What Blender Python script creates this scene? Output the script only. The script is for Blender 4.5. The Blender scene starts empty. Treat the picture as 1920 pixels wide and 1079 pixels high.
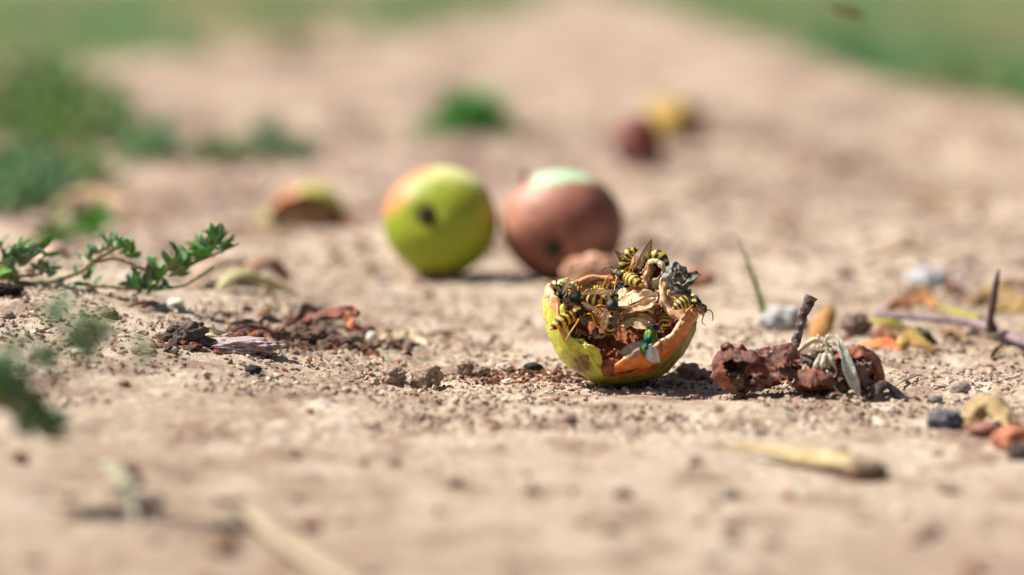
import bpy, math
import numpy as np
from mathutils import Matrix, Vector

SC = bpy.context.scene
COL = SC.collection
U = 0.01                                    # the builders work in centimetres; the scene is in metres

# ------------------------------------------------------------------ camera, light, exposure
CAM_H = 16.35
PITCH = math.radians(6.58)
cam_data = bpy.data.cameras.new('camera')
cam = bpy.data.objects.new('camera', cam_data)
COL.objects.link(cam)
cam.location = (0, 0, CAM_H * U)
cam.rotation_euler = (math.pi / 2 - PITCH, 0, 0)
cam_data.lens = 100.0
cam_data.sensor_width = 36.0
cam_data.clip_start = 0.01
cam_data.clip_end = 400.0
cam_data.dof.use_dof = True
cam_data.dof.focus_distance = 1.105
cam_data.dof.aperture_fstop = 4.2
SC.camera = cam

SUN_TO = Vector((-0.60, 0.10, 0.78)).normalized()
sun_el = math.asin(SUN_TO.z)
sun_az = math.atan2(SUN_TO.x, SUN_TO.y)
world = bpy.data.worlds.new('World')
SC.world = world
world.use_nodes = True
wn = world.node_tree.nodes
sky = wn.new('ShaderNodeTexSky')
sky.sky_type = 'NISHITA'
sky.sun_disc = False
sky.sun_elevation = sun_el
sky.sun_rotation = sun_az
sky.dust_density = 2.0
wn['Background'].inputs['Strength'].default_value = 0.05
world.node_tree.links.new(sky.outputs[0], wn['Background'].inputs['Color'])
sl = bpy.data.lights.new('sun', 'SUN')
sl.energy = 4.9
sl.angle = math.radians(0.6)
sl.color = (1.0, 0.95, 0.88)
so = bpy.data.objects.new('sun', sl)
COL.objects.link(so)
so.rotation_euler = SUN_TO.to_track_quat('Z', 'Y').to_euler()
SC.view_settings.view_transform = 'Standard'
SC.view_settings.look = 'None'
SC.view_settings.gamma = 1.0
SC.view_settings.use_curve_mapping = False
SC.view_settings.exposure = 0.76
SC.render.engine = 'CYCLES'
SC.cycles.use_denoising = True
SC.cycles.max_bounces = 6
SC.cycles.transparent_max_bounces = 12

# ------------------------------------------------------------------ helpers
FPX = 100.0 / 36.0 * 1920.0
CAMP = np.array([0.0, 0.0, CAM_H])
C_R = np.array([1.0, 0, 0])
C_F = np.array([0, math.cos(PITCH), -math.sin(PITCH)])
C_U = np.array([0, math.sin(PITCH), math.cos(PITCH)])


def at(px, py, Z):
    """World point (cm) seen at a photograph position, Z cm along the viewing axis."""
    return CAMP + Z * ((px - 960.0) / FPX * C_R + (539.5 - py) / FPX * C_U + C_F)


def pxcm(Z):
    return FPX / Z


def nrm(v):
    v = np.asarray(v, float)
    return v / np.maximum(np.linalg.norm(v, axis=-1, keepdims=True), 1e-9)


_perm = {}
_g3 = np.array([[1, 1, 0], [-1, 1, 0], [1, -1, 0], [-1, -1, 0], [1, 0, 1], [-1, 0, 1], [1, 0, -1], [-1, 0, -1],
                [0, 1, 1], [0, -1, 1], [0, 1, -1], [0, -1, -1]], float)
_g2 = np.array([[math.cos(a), math.sin(a)] for a in np.arange(16) * math.pi / 8])


def _pt(seed):
    if seed not in _perm:
        _perm[seed] = np.random.default_rng(seed + 1000).permutation(256)
    return _perm[seed]


def noise3(P, seed=0):
    p = _pt(seed)
    P = np.asarray(P, float)
    i = np.floor(P).astype(np.int64)
    f = P - i
    u = f * f * f * (f * (f * 6 - 15) + 10)
    out = 0.0
    for dx in (0, 1):
        wx = u[..., 0] if dx else 1 - u[..., 0]
        for dy in (0, 1):
            wy = u[..., 1] if dy else 1 - u[..., 1]
            for dz in (0, 1):
                wz = u[..., 2] if dz else 1 - u[..., 2]
                h = p[(p[(p[(i[..., 0] + dx) & 255] + i[..., 1] + dy) & 255] + i[..., 2] + dz) & 255] % 12
                g = _g3[h]
                d = g[..., 0] * (f[..., 0] - dx) + g[..., 1] * (f[..., 1] - dy) + g[..., 2] * (f[..., 2] - dz)
                out = out + wx * wy * wz * d
    return out


def noise2(x, y, seed=0):
    p = _pt(seed)
    ix = np.floor(x).astype(np.int64)
    iy = np.floor(y).astype(np.int64)
    fx, fy = x - ix, y - iy
    ux = fx * fx * fx * (fx * (fx * 6 - 15) + 10)
    uy = fy * fy * fy * (fy * (fy * 6 - 15) + 10)
    out = 0.0
    for dx in (0, 1):
        for dy in (0, 1):
            h = p[(p[(ix + dx) & 255] + iy + dy) & 255] % 16
            g = _g2[h]
            out = out + (ux if dx else 1 - ux) * (uy if dy else 1 - uy) * (g[..., 0] * (fx - dx) + g[..., 1] * (fy - dy))
    return out * 1.4


def fbm3(P, oct=4, seed=0):
    P = np.asarray(P, float)
    a, s = 1.0, 0.0
    for k in range(oct):
        s = s + a * noise3(P * 2.03 ** k + 7.1 * k, seed + k)
        a *= 0.5
    return s


def fbm2(x, y, oct=4, seed=0):
    a, s = 1.0, 0.0
    for k in range(oct):
        s = s + a * noise2(x * 2.03 ** k + 3.7 * k, y * 2.03 ** k + 9.2 * k, seed + k)
        a *= 0.5
    return s


def sstep(a, b, x):
    t = np.clip((np.asarray(x, float) - a) / (b - a), 0, 1)
    return t * t * (3 - 2 * t)


def mix(a, b, t):
    t = np.asarray(t, float)[..., None]
    return np.asarray(a, float) * (1 - t) + np.asarray(b, float) * t


def catmull(pts, n):
    P = np.asarray(pts, float)
    if len(P) == 2:
        t = np.linspace(0, 1, n)[:, None]
        return P[0] * (1 - t) + P[1] * t
    Q = np.vstack([2 * P[0] - P[1], P, 2 * P[-1] - P[-2]])
    m = len(P) - 1
    u = np.linspace(0, m - 1e-9, n)
    k = u.astype(int)
    t = (u - k)[:, None]
    p0, p1, p2, p3 = Q[k], Q[k + 1], Q[k + 2], Q[k + 3]
    return 0.5 * (2 * p1 + (p2 - p0) * t + (2 * p0 - 5 * p1 + 4 * p2 - p3) * t ** 2 + (3 * p1 - p0 - 3 * p2 + p3) * t ** 3)


def loft(loops, cap=True):
    L = np.asarray(loops, float)
    n, m, _ = L.shape
    V = L.reshape(-1, 3)
    i = np.arange(n - 1)[:, None] * m
    j = np.arange(m)[None, :]
    j2 = (j + 1) % m
    Q = np.stack([i + j, i + j2, i + m + j2, i + m + j], -1).reshape(-1, 4)
    F = [Q]
    if cap:
        c0, c1 = len(V), len(V) + 1
        V = np.vstack([V, L[0].mean(0), L[-1].mean(0)])
        a = np.arange(m)
        F.append(np.stack([np.full(m, c0), (a + 1) % m, a], -1))
        b = (n - 1) * m + a
        F.append(np.stack([np.full(m, c1), b, (n - 1) * m + (a + 1) % m], -1))
    return V, F


def join(parts):
    Vs, Fs, Cs, o = [], [], [], 0
    for p in parts:
        V, F = p[0], p[1]
        Vs.append(V)
        for f in F:
            Fs.append(f + o)
        if len(p) > 2:
            c = np.asarray(p[2], float)
            Cs.append(np.broadcast_to(c, (len(V), 3)))
        o += len(V)
    return (np.vstack(Vs), Fs, np.vstack(Cs)) if Cs else (np.vstack(Vs), Fs)


def mesh_data(name, V, F, C=None, smooth=True):
    me = bpy.data.meshes.new(name)
    V = np.asarray(V, np.float32)
    me.vertices.add(len(V))
    me.vertices.foreach_set('co', V.ravel())
    vol = 0.0
    ctr = V.mean(0)
    for f in F:
        a = V[f[:, 0]] - ctr
        for q in range(1, f.shape[1] - 1):
            vol += float((a * np.cross(V[f[:, q]] - ctr, V[f[:, q + 1]] - ctr)).sum())
    if vol < 0:
        F = [f[:, ::-1] for f in F]
    idx = np.concatenate([f.ravel() for f in F]).astype(np.int32)
    tot = np.concatenate([np.full(len(f), f.shape[1]) for f in F]).astype(np.int32)
    start = np.concatenate([[0], np.cumsum(tot)[:-1]]).astype(np.int32)
    me.loops.add(len(idx))
    me.loops.foreach_set('vertex_index', idx)
    me.polygons.add(len(tot))
    me.polygons.foreach_set('loop_start', start)
    me.polygons.foreach_set('loop_total', tot)
    me.polygons.foreach_set('use_smooth', np.full(len(tot), smooth))
    me.update(calc_edges=True)
    me.validate()
    if C is not None:
        C = np.broadcast_to(np.asarray(C, float), (len(V), 3))
        at_ = me.color_attributes.new('Col', 'FLOAT_COLOR', 'POINT')
        at_.data.foreach_set('color', np.hstack([np.clip(C, 0, 1), np.ones((len(V), 1))]).astype(np.float32).ravel())
    return me


def tag(o, label=None, cat=None, group=None, kind=None):
    if label: o['label'] = label
    if cat: o['category'] = cat
    if group: o['group'] = group
    if kind: o['kind'] = kind
    return o


def root(name, loc, label, cat, group=None):
    o = bpy.data.objects.new(name, None)
    COL.objects.link(o)
    o.location = Vector(np.asarray(loc) * U)
    o.empty_display_size = 0.01
    return tag(o, label, cat, group)


def wloc(o):
    p = np.array(o.location)
    while o.parent:
        o = o.parent
        p = p + np.array(o.location)
    return p


def obj(name, mesh, mat, parent=None, base=None, smooth=True):
    """mesh = (V cm in world, F, C). The object's origin is its base, its parent's origin if it has one."""
    V, F = mesh[0], mesh[1]
    C = mesh[2] if len(mesh) > 2 else None
    if parent is not None:
        org = wloc(parent)
    else:
        if base is None:
            base = np.array([(V[:, 0].min() + V[:, 0].max()) / 2, (V[:, 1].min() + V[:, 1].max()) / 2, V[:, 2].min()])
        org = np.asarray(base) * U
    me = mesh_data(name, V * U - org, F, C, smooth)
    me.materials.append(mat)
    o = bpy.data.objects.new(name, me)
    COL.objects.link(o)
    if parent is not None:
        o.parent = parent
    else:
        o.location = Vector(org)
    return o


# ------------------------------------------------------------------ materials
def mat_col(name, rough=0.6, bump=0.0, bscale=8.0, var=0.15, vscale=4.0, spec=0.4, metal=0.0, trans=0.0, sss=0.0,
            coat=0.0, tint=None, bdist=0.02, detail=4.0, fine=None):
    """Colour from the mesh's own attribute (pigment, plus sun and shade painted on the apples) broken up by noise; scales are per centimetre."""
    m = bpy.data.materials.new(name)
    m.use_nodes = True
    nt = m.node_tree
    N, L = nt.nodes, nt.links
    b = N['Principled BSDF']
    tc = N.new('ShaderNodeTexCoord')
    if tint is None:
        a = N.new('ShaderNodeAttribute')
        a.attribute_name = 'Col'
        src = a.outputs['Color']
    else:
        r = N.new('ShaderNodeRGB')
        r.outputs[0].default_value = (*tint, 1)
        src = r.outputs[0]
    n = N.new('ShaderNodeTexNoise')
    n.inputs['Scale'].default_value = vscale * 100
    n.inputs['Detail'].default_value = detail
    L.new(tc.outputs['Object'], n.inputs['Vector'])
    mr = N.new('ShaderNodeMapRange')
    mr.inputs['From Min'].default_value = 0.3
    mr.inputs['From Max'].default_value = 0.7
    mr.inputs['To Min'].default_value = 1 - var
    mr.inputs['To Max'].default_value = 1 + var
    L.new(n.outputs[0], mr.inputs['Value'])
    vm = N.new('ShaderNodeVectorMath')
    vm.operation = 'SCALE'
    L.new(src, vm.inputs[0])
    L.new(mr.outputs[0], vm.inputs['Scale'])
    out = vm.outputs[0]
    if fine:                                  # mineral specks: (scale per cm, threshold, colour)
        vo = N.new('ShaderNodeTexNoise')
        vo.inputs['Scale'].default_value = fine[0] * 100
        vo.inputs['Detail'].default_value = 2.0
        L.new(tc.outputs['Object'], vo.inputs['Vector'])
        cr = N.new('ShaderNodeMapRange')
        cr.inputs['From Min'].default_value = fine[1]
        cr.inputs['From Max'].default_value = fine[1] + 0.06
        L.new(vo.outputs[0], cr.inputs['Value'])
        mx = N.new('ShaderNodeMix')
        mx.data_type = 'RGBA'
        L.new(cr.outputs[0], mx.inputs['Factor'])
        L.new(out, mx.inputs['A'])
        mx.inputs['B'].default_value = (*fine[2], 1)
        out = mx.outputs['Result']
    L.new(out, b.inputs['Base Color'])
    b.inputs['Roughness'].default_value = rough
    b.inputs['Specular IOR Level'].default_value = spec
    b.inputs['Metallic'].default_value = metal
    b.inputs['Coat Weight'].default_value = coat
    b.inputs['Coat Roughness'].default_value = 0.15
    if sss:
        b.inputs['Subsurface Weight'].default_value = sss
        b.inputs['Subsurface Radius'].default_value = (0.004, 0.0025, 0.001)
        b.inputs['Subsurface Scale'].default_value = 0.4
    if bump:
        n2 = N.new('ShaderNodeTexNoise')
        n2.inputs['Scale'].default_value = bscale * 100
        n2.inputs['Detail'].default_value = 6.0
        n2.inputs['Roughness'].default_value = 0.62
        L.new(tc.outputs['Object'], n2.inputs['Vector'])
        bp = N.new('ShaderNodeBump')
        bp.inputs['Strength'].default_value = bump
        bp.inputs['Distance'].default_value = bdist * U * 5
        L.new(n2.outputs[0], bp.inputs['Height'])
        L.new(bp.outputs[0], b.inputs['Normal'])
    if trans:
        t = N.new('ShaderNodeBsdfTranslucent')
        L.new(out, t.inputs['Color'])
        ms = N.new('ShaderNodeMixShader')
        ms.inputs[0].default_value = trans
        L.new(b.outputs[0], ms.inputs[1])
        L.new(t.outputs[0], ms.inputs[2])
        L.new(ms.outputs[0], N['Material Output'].inputs['Surface'])
    return m


def mat_wing(name, tint, alpha):
    m = bpy.data.materials.new(name)
    m.use_nodes = True
    N, L = m.node_tree.nodes, m.node_tree.links
    b = N['Principled BSDF']
    a = N.new('ShaderNodeAttribute')
    a.attribute_name = 'Col'
    L.new(a.outputs['Color'], b.inputs['Base Color'])
    b.inputs['Roughness'].default_value = 0.22
    b.inputs['Specular IOR Level'].default_value = 0.7
    tr = N.new('ShaderNodeBsdfTransparent')
    tr.inputs['Color'].default_value = (*tint, 1)
    n = N.new('ShaderNodeTexNoise')
    n.inputs['Scale'].default_value = 900
    ms = N.new('ShaderNodeMixShader')
    mr = N.new('ShaderNodeMapRange')
    mr.inputs['To Min'].default_value = alpha - 0.12
    mr.inputs['To Max'].default_value = alpha + 0.12
    L.new(n.outputs[0], mr.inputs['Value'])
    L.new(mr.outputs[0], ms.inputs[0])
    L.new(tr.outputs[0], ms.inputs[1])
    L.new(b.outputs[0], ms.inputs[2])
    L.new(ms.outputs[0], N['Material Output'].inputs['Surface'])
    return m


M = {}
M['soil'] = mat_col('soil', 0.95, 0.9, 9, 0.22, 2.2, 0.15, bdist=0.03, detail=8, fine=(11.0, 0.64, (0.17, 0.105, 0.075)))
M['clod'] = mat_col('clod', 0.95, 0.8, 12, 0.25, 5, 0.15, bdist=0.02, detail=6)
M['stone'] = mat_col('stone', 0.75, 0.5, 14, 0.25, 5, 0.3, bdist=0.02, detail=6)
M['skin'] = mat_col('apple_skin', 0.5, 0.10, 22, 0.13, 6, 0.35, sss=0.1)
M['rind'] = mat_col('apple_rind', 0.42, 0.45, 7, 0.2, 5, 0.45, sss=0.08)
M['flesh'] = mat_col('dried_flesh', 0.65, 0.9, 9, 0.4, 5, 0.2, bdist=0.03, detail=7)
M['core'] = mat_col('core_membrane', 0.55, 0.5, 9, 0.25, 5, 0.4, trans=0.12)
M['calyx'] = mat_col('dried_calyx', 0.85, 0.8, 12, 0.4, 7, 0.2, detail=7)
M['rot'] = mat_col('rotten_skin', 0.38, 1.0, 4.5, 0.5, 4, 0.6, bdist=0.03, detail=7)
M['bark'] = mat_col('bark', 0.85, 1.0, 14, 0.4, 9, 0.2, bdist=0.03, detail=6)
M['leaf'] = mat_col('leaf', 0.5, 0.2, 8, 0.18, 5, 0.4, trans=0.28)
M['dry'] = mat_col('dry_leaf', 0.65, 0.4, 8, 0.25, 5, 0.3, trans=0.18)
M['grass'] = mat_col('grass_blade', 0.5, 0.0, 8, 0.15, 2, 0.35, trans=0.45)
M['stem'] = mat_col('stem', 0.6, 0.3, 12, 0.2, 6, 0.3)
M['insect'] = mat_col('insect_shell', 0.4, 0.3, 40, 0.2, 12, 0.45)
M['leg'] = mat_col('insect_leg', 0.4, 0.0, 8, 0.2, 12, 0.45)
M['fly'] = mat_col('metallic_shell', 0.32, 0.35, 60, 0.15, 14, 0.5, metal=0.9)
M['eye'] = mat_col('insect_eye', 0.18, 0.0, 8, 0.1, 10, 0.6)
M['wing'] = mat_wing('wasp_wing', (0.9, 0.8, 0.66), 0.5)
M['flywing'] = mat_wing('fly_wing', (0.9, 0.9, 0.9), 0.42)

# ------------------------------------------------------------------ the ground
RNG = np.random.default_rng(7)


def ground_low(x, y):
    h = 2.9 * sstep(-2, -22, x) * np.exp(-((y - 121) / 24.0) ** 2)
    h = h + 0.35 * fbm2(x / 38.0, y / 46.0, 2, 50) * sstep(60, 90, y) - 0.25 * np.exp(-(((x - 4) / 7) ** 2 + ((y - 110) / 6) ** 2))
    return h


def ground_h(x, y):
    near = np.exp(-(np.maximum(0, np.abs(y - 115) - 45) / 60.0) ** 2)
    lump = fbm2(x / 4.2, y / 4.2, 2, 60)
    crumb = fbm2(x / 9.0 + 5, y / 9.0, 2, 70)
    rough = 0.35 + 1.0 * sstep(-0.25, 0.5, crumb)
    h = ground_low(x, y) + 0.17 * lump * (0.55 + 0.45 * sstep(84, 102, y))
    fade = 0.22 + 0.78 * sstep(84, 102, y)
    rough = rough * fade
    h = h + 0.085 * rough * np.abs(noise2(x / 1.05, y / 1.05, 61)) * 2
    h = h + 0.075 * rough * (0.5 - np.abs(noise2(x / 0.62 + 9, y / 0.7, 62)))
    h = h + 0.045 * rough * np.clip(noise2(x / 0.5 + 4, y / 0.62, 68) * 2.2, -0.6, 0.6) * near
    h = h + 0.06 * rough * noise2(x / 0.33, y / 0.36, 63) * near
    h = h + 0.026 * noise2(x / 0.17, y / 0.2, 64) * near
    h = h + 0.5 * sstep(140, 260, y) * sstep(3000, 600, y) * fbm2(x / 8.0, y / 14.0, 3, 66)
    pit = noise2(x / 1.7 + 31, y / 2.2, 65)
    h = h - 0.16 * sstep(0.42, 0.62, pit) * sstep(85, 100, y)
    return h


def G(px, py, lift=0.0):
    """Ground point seen at a photograph position."""
    z = 0.0
    for _ in range(60):
        d = (px - 960.0) / FPX * C_R + (539.5 - py) / FPX * C_U + C_F
        t = (z + lift - CAM_H) / d[2]
        p = CAMP + d * t
        z = float(ground_low(np.array(p[0]), np.array(p[1])))
    return np.array([p[0], p[1], z])


def at_safe(px, py, Z, lift=0.08):
    """The point at(px, py, Z), brought nearer along the line of sight if it would lie inside the ground."""
    for _ in range(80):
        p = at(px, py, Z)
        if p[2] >= float(ground_h(p[0:1], p[1:2])[0]) + lift:
            break
        Z -= 0.25
    return p


def depth_at(px, py):
    return float((G(px, py) - CAMP) @ C_F)


def axis(fine_lo, fine_hi, step, grow, lim_lo, lim_hi):
    mid = list(np.arange(fine_lo, fine_hi, step))
    up, s = [mid[-1]], step
    while up[-1] < lim_hi:
        s *= grow
        up.append(up[-1] + s)
    dn, s = [mid[0]], step
    while dn[-1] > lim_lo:
        s *= grow
        dn.append(dn[-1] - s)
    return np.array(dn[:0:-1] + mid + up[1:])


gx = axis(-24, 24, 0.07, 1.035, -9000, 9000)
gy = axis(99, 134, 0.12, 1.03, -6000, 26000)
X, Y = np.meshgrid(gx, gy)
H = ground_h(X.ravel(), Y.ravel())
H = H.reshape(X.shape)
nxg, nyg = len(gx), len(gy)
V = np.stack([X, Y, H], -1).reshape(-1, 3)
ii = (np.arange(nyg - 1)[:, None] * nxg + np.arange(nxg - 1)[None, :]).ravel()
F = [np.stack([ii, ii + 1, ii + nxg + 1, ii + nxg], -1)]


def soil_colour(x, y):
    a = fbm2(x / 14.0, y / 20.0, 3, 80)
    b = fbm2(x / 2.4, y / 3.0, 3, 83)
    c = mix((0.445, 0.342, 0.245), (0.55, 0.443, 0.33), sstep(-0.5, 0.5, a))
    c = mix(c, (0.31, 0.205, 0.15), 0.85 * sstep(0.08, 0.6, b))
    c = mix(c, (0.66, 0.555, 0.45), 0.65 * sstep(0.15, 0.7, -b))
    p = fbm2(x / 60.0, y / 90.0, 2, 90)
    c = mix(c, (0.44, 0.31, 0.245), 0.6 * sstep(0.0, 0.5, p))
    q = fbm2(x / 7.0 + 3, y / 11.0, 3, 86)
    c = mix(c, (0.30, 0.205, 0.155), 0.75 * sstep(0.1, 0.6, q) * sstep(128, 165, y))
    c = mix(c, (0.62, 0.52, 0.41), 0.6 * sstep(0.1, 0.6, -q) * sstep(128, 165, y))
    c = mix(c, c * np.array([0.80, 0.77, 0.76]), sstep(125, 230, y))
    d2 = fbm2(x / 16.0 + 8, y / 40.0, 3, 88)
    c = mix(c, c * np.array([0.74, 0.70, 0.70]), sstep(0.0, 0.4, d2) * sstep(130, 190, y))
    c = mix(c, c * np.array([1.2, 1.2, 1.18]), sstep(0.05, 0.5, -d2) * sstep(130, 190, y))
    c = mix(c, c * np.array([0.86, 0.84, 0.83]), sstep(103, 88, y))
    far = sstep(230, 500, y)
    verge = sstep(52, 62, x - 6 * noise2(x * 0 + 1, y / 60.0, 91)) * far
    c = mix(c, (0.36, 0.30, 0.19), verge * 0.9)
    return c


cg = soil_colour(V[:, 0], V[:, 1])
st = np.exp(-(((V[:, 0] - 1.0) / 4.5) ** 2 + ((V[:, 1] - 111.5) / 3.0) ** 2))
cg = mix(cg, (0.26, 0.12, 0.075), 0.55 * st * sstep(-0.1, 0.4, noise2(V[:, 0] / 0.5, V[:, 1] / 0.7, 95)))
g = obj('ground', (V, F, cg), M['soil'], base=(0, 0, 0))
tag(g, kind='structure')
print('ground verts', len(V))


# ------------------------------------------------------------------ solid builders
def ico(sub):
    t = (1 + 5 ** 0.5) / 2
    V = [(-1, t, 0), (1, t, 0), (-1, -t, 0), (1, -t, 0), (0, -1, t), (0, 1, t), (0, -1, -t), (0, 1, -t), (t, 0, -1), (t, 0, 1), (-t, 0, -1), (-t, 0, 1)]
    Fc = [(0, 11, 5), (0, 5, 1), (0, 1, 7), (0, 7, 10), (0, 10, 11), (1, 5, 9), (5, 11, 4), (11, 10, 2), (10, 7, 6), (7, 1, 8), (3, 9, 4), (3, 4, 2),
          (3, 2, 6), (3, 6, 8), (3, 8, 9), (4, 9, 5), (2, 4, 11), (6, 2, 10), (8, 6, 7), (9, 8, 1)]
    V = [np.array(v, float) / np.linalg.norm(v) for v in V]
    for _ in range(sub):
        mid, nf = {}, []
        for a, b, c in Fc:
            k = []
            for p, q in ((a, b), (b, c), (c, a)):
                key = (min(p, q), max(p, q))
                if key not in mid:
                    v = V[p] + V[q]
                    V.append(v / np.linalg.norm(v))
                    mid[key] = len(V) - 1
                k.append(mid[key])
            nf += [(a, k[0], k[2]), (b, k[1], k[0]), (c, k[2], k[1]), (k[0], k[1], k[2])]
        Fc = nf
    return np.array(V), np.array(Fc)


ICO = {k: ico(k) for k in range(5)}


def rotm(rng):
    q = nrm(rng.normal(size=4))
    w, x, y, z = q
    return np.array([[1 - 2 * (y * y + z * z), 2 * (x * y - z * w), 2 * (x * z + y * w)],
                     [2 * (x * y + z * w), 1 - 2 * (x * x + z * z), 2 * (y * z - x * w)],
                     [2 * (x * z - y * w), 2 * (y * z + x * w), 1 - 2 * (x * x + y * y)]])


def rotz(a):
    c, s = math.cos(a), math.sin(a)
    return np.array([[c, -s, 0], [s, c, 0], [0, 0, 1]])


def blob(c, radii, amp=0.25, freq=1.5, seed=0, sub=3, col=(0.4, 0.3, 0.2), col2=None, ridge=0.0, az=0.0, oct=4, crease=0.0):
    """An irregular solid: noise-displaced ellipsoid, radii in cm, resting where it is put."""
    D, Fc = ICO[sub]
    n = fbm3(D * freq + seed * 3.3, oct, seed % 17)
    r = 1 + amp * n
    if ridge:
        r = r + ridge * (0.35 - np.abs(noise3(D * freq * 1.8 + seed, seed % 13 + 2)))
    if crease:
        r = r - crease * (np.clip(1 - np.abs(noise3(D * freq * 1.5 + seed * 1.9, 4)) * 4.5, 0, 1) ** 1.5 + 0.6 * np.clip(1 - np.abs(noise3(D * freq * 3.2 + seed, 7)) * 4, 0, 1) ** 1.5)
    P = D * r[:, None] * np.asarray(radii) @ rotz(az).T
    C = np.broadcast_to(np.asarray(col, float), P.shape)
    if col2 is not None:
        C = mix(col, col2, sstep(-0.15, 0.35, fbm3(D * freq * 1.3 + 11 + seed, 3, seed % 11)))
    return P + np.asarray(c), [Fc], C


def tube(pts, r, seg=8, n=None, noise=0.0, nf=6.0, seed=0, col=(0.3, 0.2, 0.1), col2=None):
    n = n or max(8, len(pts) * 4)
    P = catmull(pts, n)
    r = np.interp(np.linspace(0, 1, n), np.linspace(0, 1, len(np.atleast_1d(r))), np.atleast_1d(r)) if np.ndim(r) else np.full(n, r)
    T = nrm(np.gradient(P, axis=0))
    a = np.array([0, 0, 1.0]) if abs(T[0][2]) < 0.9 else np.array([1.0, 0, 0])
    loops = []
    S = nrm(np.cross(T[0], a))
    ang = np.linspace(0, 2 * np.pi, seg, endpoint=False)
    for i in range(n):
        S = nrm(S - T[i] * (S @ T[i]))
        B = np.cross(T[i], S)
        loops.append(P[i] + r[i] * (np.cos(ang)[:, None] * S + np.sin(ang)[:, None] * B))
    V, F = loft(loops)
    if noise:
        nn = fbm3(V * nf + seed, 3, seed % 9)
        ctr = np.vstack([np.repeat(P, seg, 0), P[:1], P[-1:]])
        V = ctr + (V - ctr) * (1 + noise * nn)[:, None]
    C = np.broadcast_to(np.asarray(col, float), V.shape)
    if col2 is not None:
        C = mix(col, col2, sstep(-0.2, 0.3, fbm3(V * nf * 0.7 + 3, 3, seed % 7)))
    return V, F, C


def ribbon(pts, w, normal, curl=0.6, th=0.04, n=18, m=9, wav=0.08, nf=2.0, seed=0, col=(0.5, 0.35, 0.2), col2=None, edge=None, twist=0.0, sharp=0.0, jag=0.0):
    """A thin curled sheet with thickness: spine points, half widths, normal hint, curl in radians across its width."""
    P = catmull(pts, n)
    t = np.linspace(0, 1, n)
    w = np.interp(t, np.linspace(0, 1, len(w)), w) if np.ndim(w) else np.full(n, w)
    if jag:
        w = w * (1 + jag * 2 * noise2(t * n * 0.22 + seed * 3.1, t * 0 + 0.37, seed % 9) + jag * noise2(t * n * 0.5 + seed, t * 0 + 0.7, 3))
    T = nrm(np.gradient(P, axis=0))
    N0 = np.asarray(normal, float)
    if N0.ndim == 2:
        N0 = np.stack([np.interp(t, np.linspace(0, 1, len(N0)), N0[:, k]) for k in range(3)], -1)
    else:
        N0 = np.broadcast_to(N0, P.shape)
    S = nrm(np.cross(N0, T))
    Nn = np.cross(T, S)
    if twist:
        a = (t - 0.5) * twist
        S, Nn = S * np.cos(a)[:, None] + Nn * np.sin(a)[:, None], Nn * np.cos(a)[:, None] - S * np.sin(a)[:, None]
    v = np.linspace(-1, 1, m)
    ca = curl if abs(curl) > 1e-3 else 1e-3
    off = np.sin(ca * v) / ca
    rise = (1 - np.cos(ca * v)) / ca
    top = P[:, None] + S[:, None] * (w[:, None] * off)[..., None] + Nn[:, None] * (w[:, None] * rise)[..., None]
    nn = fbm3(top * nf + seed * 1.7, 3, seed % 19) * wav
    if sharp:
        nn = nn * 0.5 + sharp * (0.3 - np.abs(noise3(top * nf * 0.8 + seed * 2.3, seed % 11)) * 1.6 + 0.5 * (0.3 - np.abs(noise3(top * nf * 1.9 + seed, seed % 7)) * 1.6))
    dirn = Nn[:, None] * np.cos(ca * v)[None, :, None] - S[:, None] * np.sin(ca * v)[None, :, None]
    top = top + dirn * nn[..., None]
    tv = th * (0.35 + 0.65 * np.sqrt(np.clip(1 - v ** 2, 0, 1)))
    bot = top - dirn * tv[None, :, None]
    loops = np.concatenate([top, bot[:, ::-1]], 1)
    V, F = loft(loops)
    C = np.broadcast_to(np.asarray(col, float), V.shape).copy()
    if col2 is not None:
        C = mix(col, col2, sstep(-0.15, 0.35, fbm3(V * nf * 1.1 + 4 + seed, 3, seed % 15)))
    if edge is not None:
        ev = np.abs(np.concatenate([v, v[::-1]]))
        e = np.concatenate([np.tile(ev, n), [1, 1]])
        C = mix(C, edge, sstep(0.7, 1.0, e) * 0.85)
    return V, F, C


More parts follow.
